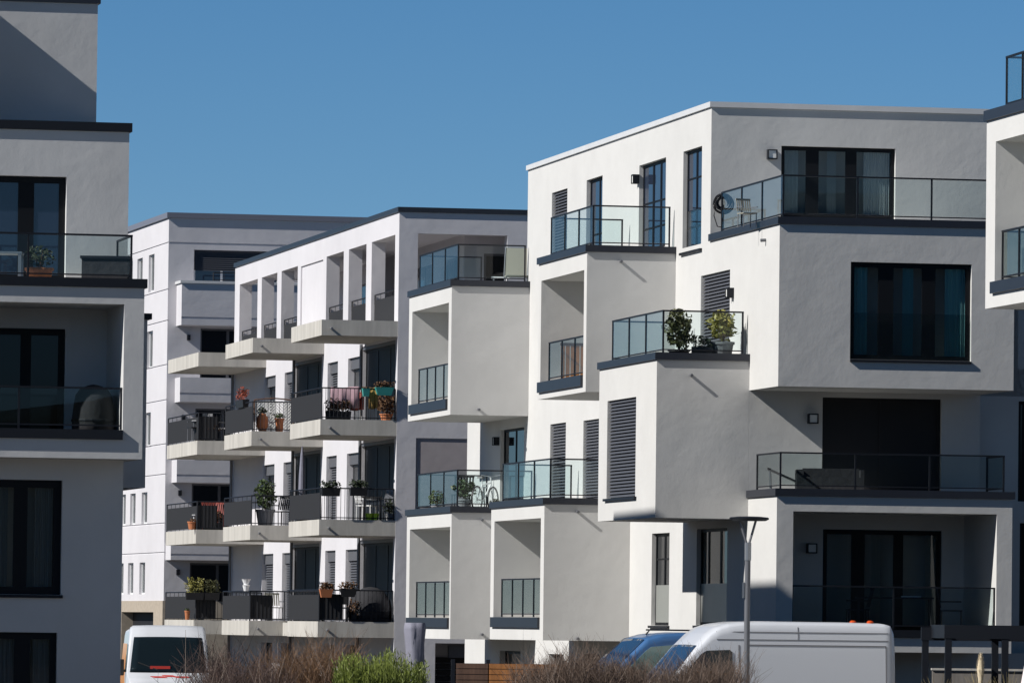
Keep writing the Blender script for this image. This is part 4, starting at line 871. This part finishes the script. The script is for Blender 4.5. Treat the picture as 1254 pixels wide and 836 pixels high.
# --- blue van behind it
D2 = 125.6; Hb = zat(773.5, 810, D2); hb = 2.15; tq = .27
g_ = G(770, D2)
tb = thing('minivan', 'blue van half hidden behind the nose of the big white van', 'van', (g_.x+1.3*math.cos(tq)-.85*math.sin(tq), D2+1.3*math.sin(tq)+.85*math.cos(tq), 0), tq)
pb = [(-hb, .9), (-2.08, 1.2), (-1.9, 1.42), (-1.62, 1.58), (-1.3, 1.9), (-.9, 2.27), (-.6, Hb-.03), (-.2, Hb), (1.4, Hb), (hb-.25, Hb-.02), (hb-.08, Hb-.12), (hb, Hb-.5)]
b = Van(2*hb, 1.9, Hb, pb); b.body(tb, 'paint_blue'); b.screen(tb, 'car_glass_blue', -1.56, -.93, .86)
for sg in (-1, 1):
    b.patch('side_window', tb, 'car_glass_green', [(-1.26, 1.5, 1.72), (-.95, 1.5, 2.02), (-.84, 1.5, 2.1), (-.36, 1.5, 2.14)], sg); b.patch('side_window', tb, 'car_glass', [(-.28, 1.5, 2.14), (.1, 1.5, 2.15), (.6, 1.5, 2.14)], sg)
    MB().tube([(-.5, sg*.62, Hb+.04), (hb-.5, sg*.62, Hb+.04)], .018, 6).build('roof_rail', 'black_plastic', tb)
b.wheels(tb, (-hb+.85, hb-.9)); b.mirrors(tb, -1.3, 1.5)
MB().tube([(-.72, -.1, Hb-.05), (-.6, -.1, Hb+.09)], .02, 5, .008).build('aerial', 'black_plastic', tb)
# --- delivery van, left
D3 = 152.0; Hd = zat(769, 200, D3)-.02
td = thing('delivery_van', 'white delivery van with orange side, seen head on beside the left block', 'van', G(181, D3)+Vector((.3, 2.6, 0)), math.pi/2+.085)
hd = 2.6
pd = [(-hd, .8), (-hd+.05, 1.02), (-hd+.15, 1.12), (-hd+.35, 1.2), (-hd+.5, 1.28), (-hd+.98, 2.06), (-hd+1.16, 2.24), (-hd+1.4, 2.38), (-hd+1.7, Hd-.03), (-hd+2.1, Hd), (hd-.2, Hd), (hd-.06, Hd-.1), (hd, Hd-.4)]
d_ = Van(2*hd, 1.98, Hd, pd); d_.body(td, 'paint_white'); d_.screen(td, 'car_glass', -hd+.5, -hd+1.02, .9)
for sg in (-1, 1):
    xa = -hd+.75
    d_.patch('side_window', td, 'car_glass', [(xa, 1.28, 1.5), (xa+.3, 1.28, 1.92), (xa+.9, 1.28, 1.95)], sg); d_.patch('side_panel', td, 'paint_orange', [(-hd+1.85, .6, Hd-.35), (0, .6, Hd-.35), (hd-.2, .6, Hd-.35)], sg, .014)
d_.wheels(td, (-hd+.85, hd-1.1)); d_.mirrors(td, -hd+.75, 1.38)
MB().box(-hd+.535, -hd+.56, -.05, .42, 1.36, 1.43).build('dashboard_card', 'red_card', td)
hm = MB(); zz = lambda x: interp(pd, x)+.012
for y0, y1, xq in ((-.55, -.2, .25), (-.2, .05, .3), (.02, .32, .24)): hm.add([(-hd+xq, y0, zz(-hd+xq)), (-hd+xq, y1, zz(-hd+xq)), (-hd+xq+.07, y1+.1, zz(-hd+xq+.07)), (-hd+xq+.07, y0+.1, zz(-hd+xq+.07)), (-hd+xq, y0, zz(-hd+xq)-.01), (-hd+xq, y1, zz(-hd+xq)-.01), (-hd+xq+.07, y1+.1, zz(-hd+xq+.07)-.01), (-hd+xq+.07, y0+.1, zz(-hd+xq+.07)-.01)], [(0,1,2,3),(4,7,6,5),(0,4,5,1),(1,5,6,2),(2,6,7,3),(3,7,4,0)])
for y0 in (-.5, .25): MB().tube([(-hd+.52, y0, interp(pd, -hd+.52)+.03), (-hd+.62, y0+.45, interp(pd, -hd+.62)+.035)], .012, 5).build('wiper', 'black_plastic', td)
hm.build('bonnet_mark', 'red_card', td)
MB().tube([(-hd+1.5, .5, Hd-.08), (-hd+1.56, .5, Hd+.12)], .012, 5, .005).build('aerial', 'black_plastic', td)
# --- street lamp
Dl = 118.0; p = G(915.5, Dl); zh = zat(635.5, 917, Dl); zy = zat(664, 915, Dl); sc = FPX/Dl
tl = thing('street_lamp', 'grey street lamp with flat round head on a forked post', 'street lamp', p)
MB().tube([(0, 0, 0), (0, 0, 1.0), (.0, 0, zy-.3)], .055, 12, .052).build('pole', 'galv', tl); MB().tube([(0, 0, zy-.32), (0, 0, zy)], .062, 12).build('collar', 'steel', tl)
for x in (-.15, .14): MB().tube([(x*.15, 0, zy-.02), (x*.55, 0, zy+.17), (x, 0, zh-.02)], .022, 8).build('arm', 'galv', tl)
MB().lathe([(.0, -.03), (.3, -.028), (.355, 0), (.36, .02), (.34, .035), (.2, .05), (.0, .055)], c=(0.02, 0, zh), n=32).build('lamp_head', 'anthracite', tl)
MB().box(-.09, -.052, -.04, .04, zy-1.0, zy-.72).build('label_plate', 'steel', tl)
# --- slatted wooden fence, left half's shade put into a darker wood colour
Df = 117.0; xw0, xw1, xw2 = 556, 599, 652; zfn = zat(808.5, 600, Df)
tf = thing('wooden_fence', 'slatted wooden fence, left half coloured dark as if shaded, rest orange, below the twin loggias', 'fence', G(xw0, Df), .05)
Wd = G(xw1, Df).x-G(xw0, Df).x; We = G(xw2, Df).x-G(xw0, Df).x+.6
for a, b_, mm in ((.06, Wd, 'wood_dark'), (Wd+.02, We, 'wood_orange')):
    m = MB(); n = 17
    for i in range(n): z_ = .1+(zfn-.14)*i/n; m.box(a, b_, -.012+.004*(i % 2), .014, z_, z_+(zfn-.14)/n-.012)
    m.build('slat_panel', mm, tf); MB().box(a, b_, .03, .04, .1, zfn-.05).build('backing', 'black_plastic', tf)
for a in (0, Wd, We): MB().box(a-.03, a+.04, .045, .11, 0, zfn+.02).build('post', 'anthracite', tf)
# --- covered parasol
Dp = 119.0; zp = zat(762, 509, Dp)
tp = thing('covered_parasol', 'tall closed parasol under a creased grey cover in front of the lilac wall', 'parasol', G(508.5, Dp))
m = MB(); N_ = 20; prof_ = [(0.35, .17), (.8, .19), (1.4, .175), (zp-.5, .16), (zp-.12, .175), (zp, .16)]
vs = []
for z_, r in prof_:
    for k in range(N_):
        a = 2*math.pi*k/N_; rr = r*(1+.18*math.sin(a*5+z_*2.2)+.07*math.sin(a*9-z_*3)); vs.append((rr*math.cos(a)+.06*math.sin(z_*1.3)-.05+.045*(z_-1), rr*.7*math.sin(a), z_))
m.add(vs, [(i*N_+k, i*N_+(k+1) % N_, (i+1)*N_+(k+1) % N_, (i+1)*N_+k) for i in range(len(prof_)-1) for k in range(N_)]+[tuple(range((len(prof_)-1)*N_, len(prof_)*N_))]); m.build('cover', 'cover_grey', tp, True)
MB().tube([(-.04, 0, 0), (-.04, 0, .5)], .03, 8).build('pole', 'galv', tp); MB().box(-.4, .4, -.4, .4, 0, .08).build('base', 'concrete', tp)
# --- pergola of dark steel, right
Dg = 128.0; sg_ = FPX/Dg
tg = thing('steel_pergola', 'dark grey flat steel pergola in front of the ground floor loggia', 'pergola', G(1158.5, Dg), .02)
zt0 = zat(765, 1200, Dg); zt1 = zat(781.5, 1200, Dg); xe = 4.2
MB().box(-.02, xe, 0, .14, zt1, zt0).build('beam', 'anthracite', tg); MB().box(-.02, .12, .14, 3.0, zt1, zt0).build('beam', 'anthracite', tg); MB().box(-.22, xe, 3.0, 3.14, zt1-.05, zt0-.05).build('beam', 'anthracite', tg)
for x in ((1231-1158.5)/sg_, 2.6, 3.9): MB().box(x-.05, x+.07, .14, 3.0, zt1+.02, zt0-.03).build('beam', 'anthracite', tg)
for x, y in ((.0, .01), ((1228-1158.5)/sg_, .01), (3.4, .01), (-.2, 3.01), (1.2, 3.01), (3.4, 3.01)): MB().box(x, x+.13, y, y+.13, 0, zt1 if y < 1 else zt1-.05).build('post', 'anthracite', tg)
tw = thing('garden_wall', 'low grey plank wall behind the pergola posts', 'wall', G(1143, 132.5), .02); m = MB(); zw = zat(820.5, 1190, 132.5)
for i in range(6): m.box(0, 4.5, 0, .12, zw*i/6, zw*(i+1)/6-.015)
m.build('boards', mat('grey_wood', (.22, .20, .18), .9, streak=.3, scale=6), tw); MB().box(-.02, 4.52, -.03, .15, zw, zw+.04).build('coping', 'concrete', tw)
to = thing('garden_parasol', 'closed white parasol at the lower right corner', 'parasol', G(1262.5, 124)); zo = zat(804, 1255, 124)
MB().lathe([(.24, 1.1), (.26, 1.28), (.22, 1.3), (.2, 1.34), (.1, zo-.1), (.02, zo+.35)], n=14).build('canopy', mat('white_cloth', (.75, .68, .68), .9), to); MB().tube([(0, 0, 0), (0, 0, 1.3)], .025, 8).build('pole', 'galv', to); MB().lathe([(.3, 0), (.3, .06), (.06, .1)], n=14).build('base', 'concrete', to)
# --- shrubs and grasses
mat('twig_brown', (.155, .108, .082), .9, var=.35, scale=4); mat('twig_pale', (.27, .21, .17), .9, var=.3, scale=5); mat('twig_dark', (.10, .065, .055), .9, var=.35, scale=4); mat('twig_rust', (.20, .115, .062), .9, var=.35, scale=4); mat('shoot_green', (.16, .20, .03), .6, var=.4, scale=5); mat('grass_dry', (.26, .21, .10), .9, var=.3, scale=5); mat('plume', (.62, .52, .36), .95)
def twigs(m, x0, x1, y0, y1, zt, n, lean=.25, r=.008, fork=3, z0=0., wob=.12):
    for _ in range(n):
        x, y = rnd.uniform(x0, x1), rnd.uniform(y0, y1); h = (zt(x) if callable(zt) else zt)*rnd.uniform(.62, 1.06); dx, dy = rnd.gauss(0, lean), rnd.gauss(0, lean)
        p0 = Vector((x, y, z0)); p1 = p0+Vector((dx*.4+rnd.gauss(0, wob*.4), dy*.4, (h-z0)*.5)); p2_ = p0+Vector((dx+rnd.gauss(0, wob), dy, h-z0))
        m.tube([p0, p1, p2_], r*1.3, 3, r*.4, cap=False)
        for _ in range(fork):
            k = rnd.uniform(.35, .95); q = p0.lerp(p1, k*2) if k < .5 else p1.lerp(p2_, k*2-1); L = h*rnd.uniform(.1, .32); d = Vector((rnd.gauss(0, .7), rnd.gauss(0, .7), 1)).normalized()
            m.tube([q, q+d*L], r*.7, 3, r*.25, cap=False)
    return m
def hedge(name, label, cat, px0, px1, dist, top, n, mt, depth=1.2, lean=.2, r=.008, fork=4, group=None, wob=.12, extra=None):
    p = G((px0+px1)/2, dist); hw = (px1-px0)/2/FPX*dist; t = thing(name, label, cat, p)
    zt = (lambda x: zat(top(((px0+px1)/2)+x/dist*FPX), 600, dist)) if callable(top) else zat(top, (px0+px1)/2, dist)
    twigs(MB(), -hw, hw, -depth/2, depth/2, zt, n, lean, r, fork, wob=wob).build('branches', mt, t)
    m = MB()
    for i in range(max(4, int(hw*5))): x = -hw+2*hw*(i+.5)/max(4, int(hw*5)); m.tube([(x, rnd.uniform(-.2, .2), 0), (x+rnd.gauss(0, .1), rnd.uniform(-.2, .2), .9)], .035, 5, .02)
    m.build('trunk', 'bark', t)
    lv = MB()
    for _ in range(int(n*.22)):
        x = rnd.uniform(-hw, hw); q = Vector((x, rnd.uniform(-depth/2, depth/2), (zt(x) if callable(zt) else zt)*rnd.uniform(.45, .97))); a = Vector((rnd.gauss(0, 1), rnd.gauss(0, 1), rnd.gauss(0, 1))).normalized(); b_ = a.cross(Vector((rnd.gauss(0, 1), rnd.gauss(0, 1), .3))).normalized(); k = rnd.uniform(.012, .026)
        lv.add([q-a*k, q-b_*k*.5, q+a*k, q+b_*k*.5], [(0, 1, 2, 3)])
    lv.build('dead_leaves', 'leaf_brown', t)
    # a few stout pale stems stand out of the mass
    st = MB()
    for _ in range(int(n*.012)+3):
        x = rnd.uniform(-hw, hw); h = (zt(x) if callable(zt) else zt)*rnd.uniform(.95, 1.13); p0 = Vector((x, -depth*.4, .1)); p1 = p0+Vector((rnd.gauss(0, .12), 0, h*.55)); st.tube([p0, p1, p0+Vector((rnd.gauss(0, .3), rnd.gauss(0, .1), h))], .012, 5, .003, cap=False)
    st.build('stems', 'twig_pale', t)
    return t
def topR(px): return 813-6*math.sin((px-640)/34)-4*math.sin((px-640)/11+1)+(10 if px < 668 else 0)-(3 if 700 < px < 790 else 0)+(4 if px > 860 else 0)
hedge('bare_hedge', 'long bare brown hedge in front of the wooden fence and white van', 'hedge', 640, 905, 108.0, topR, 4200, 'twig_brown', 1.6, .16, .0045, 6)
hedge('bare_shrub', 'dark bare shrub with tall thin twigs beside the delivery van', 'shrub', 248, 352, 122.0, lambda x: 806-12*math.sin((x-240)/17), 420, 'twig_dark', 1.6, .3, .006, 6, wob=.28)
hedge('bare_shrub', 'rusty brown shrub beside the bright green bush', 'shrub', 335, 424, 116.0, lambda x: 806-14*math.exp(-((x-402)/20)**2)+5*math.sin(x/9), 1150, 'twig_rust', 1.4, .26, .0045, 6, wob=.22)
hedge('bare_shrub', 'low reddish bare shrub in front of the dark one, by the delivery van', 'shrub', 256, 345, 104.0, lambda x: 822-5*math.sin(x/13), 700, 'twig_dark', 1.0, .2, .0045, 6)
# bright green bush: many upright thin shoots with small leaves
t = thing('green_bush', 'bright yellow green bush left of the covered parasol', 'shrub', G(468, 112.0))
gm = MB(); hw = 52/FPX*112
for _ in range(1500):
    x = rnd.uniform(-hw, hw); top_ = zat(807+10*(x/hw)**2-7*math.sin(x*9)*.6, 468, 112)*rnd.uniform(.72, 1.07); y = rnd.uniform(-.7, .7); b0 = Vector((x*.75, y*.6, .15)); tip = Vector((x*1.08+rnd.gauss(0, .06), y, top_)); mid = b0.lerp(tip, .55)+Vector((rnd.gauss(0, .04), 0, .05)); gm.tube([b0, mid, tip], .007, 3, .003, cap=False)
    for _ in range(5):
        q = mid.lerp(tip, rnd.uniform(-.2, 1)); d = Vector((rnd.gauss(0, .5), rnd.gauss(0, .5), .9)).normalized(); w_ = d.cross(Vector((rnd.gauss(0, 1), rnd.gauss(0, 1), .2))).normalized()*.009; gm.add([q-w_, q+d*.05+w_, q+d*.11, q+d*.05-w_], [(0, 1, 2, 3)])
gm.build('foliage', 'shoot_green', t); MB().lathe([(.3, 0), (.34, .1), (.2, .3)], n=10).build('root_stock', 'bark', t)
def tuft(label, px, dist, h, w_, n, mt='grass_dry', plume=None):
    t = thing('ornamental_grass', label, 'grass', G(px, dist)); t['kind'] = 'thing'; m = MB()
    for _ in range(n):
        a = rnd.uniform(0, 6.283); l = rnd.uniform(.2, 1)*w_; hh = h*rnd.uniform(.7, 1.08)*(1-.35*l/w_); e = Vector((math.cos(a)*l, math.sin(a)*l, hh)); q = Vector((e.x*.25, e.y*.25, hh*.75)); m.tube([(e.x*.1, e.y*.1, 0), q, e], .007, 3, .002, cap=False)
    m.build('blades', mt, t)
    if plume:
        pl = MB(); pl.lathe([(.012, h*.6), (.05, plume-.42), (.07, plume-.28), (.045, plume-.12), (.008, plume+.02)], n=9)
        for _ in range(300): z_ = rnd.uniform(plume-.45, plume); a = rnd.uniform(0, 6.28); rr = .085*(1-((z_-plume+.28)/.3)**2*.7)*rnd.uniform(.5, 1.1); b0 = Vector((.3*rr*math.cos(a), .3*rr*math.sin(a), z_-.05)); pl.tube([b0, (rr*math.cos(a), rr*math.sin(a), z_+.05)], .004, 3, .001, cap=False)
        pl.build('plume', 'plume', t); MB().tube([(0, 0, 0), (0, 0, plume-.4)], .012, 5).build('stalk', 'grass_dry', t)
    return t
tuft('pampas grass with one cream plume between the pergola posts', 1202, 121.0, zat(815, 1202, 121), .75, 240, plume=zat(801, 1202, 121))
tuft('dry straw coloured grass clump at the left pergola posts', 1150, 119.0, zat(822, 1150, 119), .8, 220)
tuft('greenish dry grass clump by the right pergola post, near the white parasol', 1236, 120.0, zat(815, 1236, 120), .6, 120)
# ================================================================== ground and an unseen rise added behind the viewer to block low sky
g = MB().quad((-2500, -2500, 0), (2500, -2500, 0), (2500, 4500, 0), (-2500, 4500, 0)); mat('ground_gravel', (.055, .05, .043), .95, var=.3, scale=.4)
structure(g.build('ground', 'ground_gravel'))
mat('sky_block_dark', (.018, .026, .018), .95, var=.4, scale=.08)
hm = MB(); n = 120; rows = ((150, -.5), (170, .75), (185, .92), (230, 1.0), (330, .9)); vs = []
for r, k in rows:
    for i in range(n+1):
        a = math.radians(112+316*i/n); hh = (15+3*math.sin(a*3)+2*math.sin(a*11)+1.2*math.sin(a*29+r))*k if k > 0 else -1.0
        vs.append((r*math.cos(a), 60+r*math.sin(a), hh))
hm.add(vs, [(j*(n+1)+i, j*(n+1)+i+1, (j+1)*(n+1)+i+1, (j+1)*(n+1)+i) for j in range(len(rows)-1) for i in range(n)])
structure(hm.build('sky_block_hill', 'sky_block_dark', None, True))
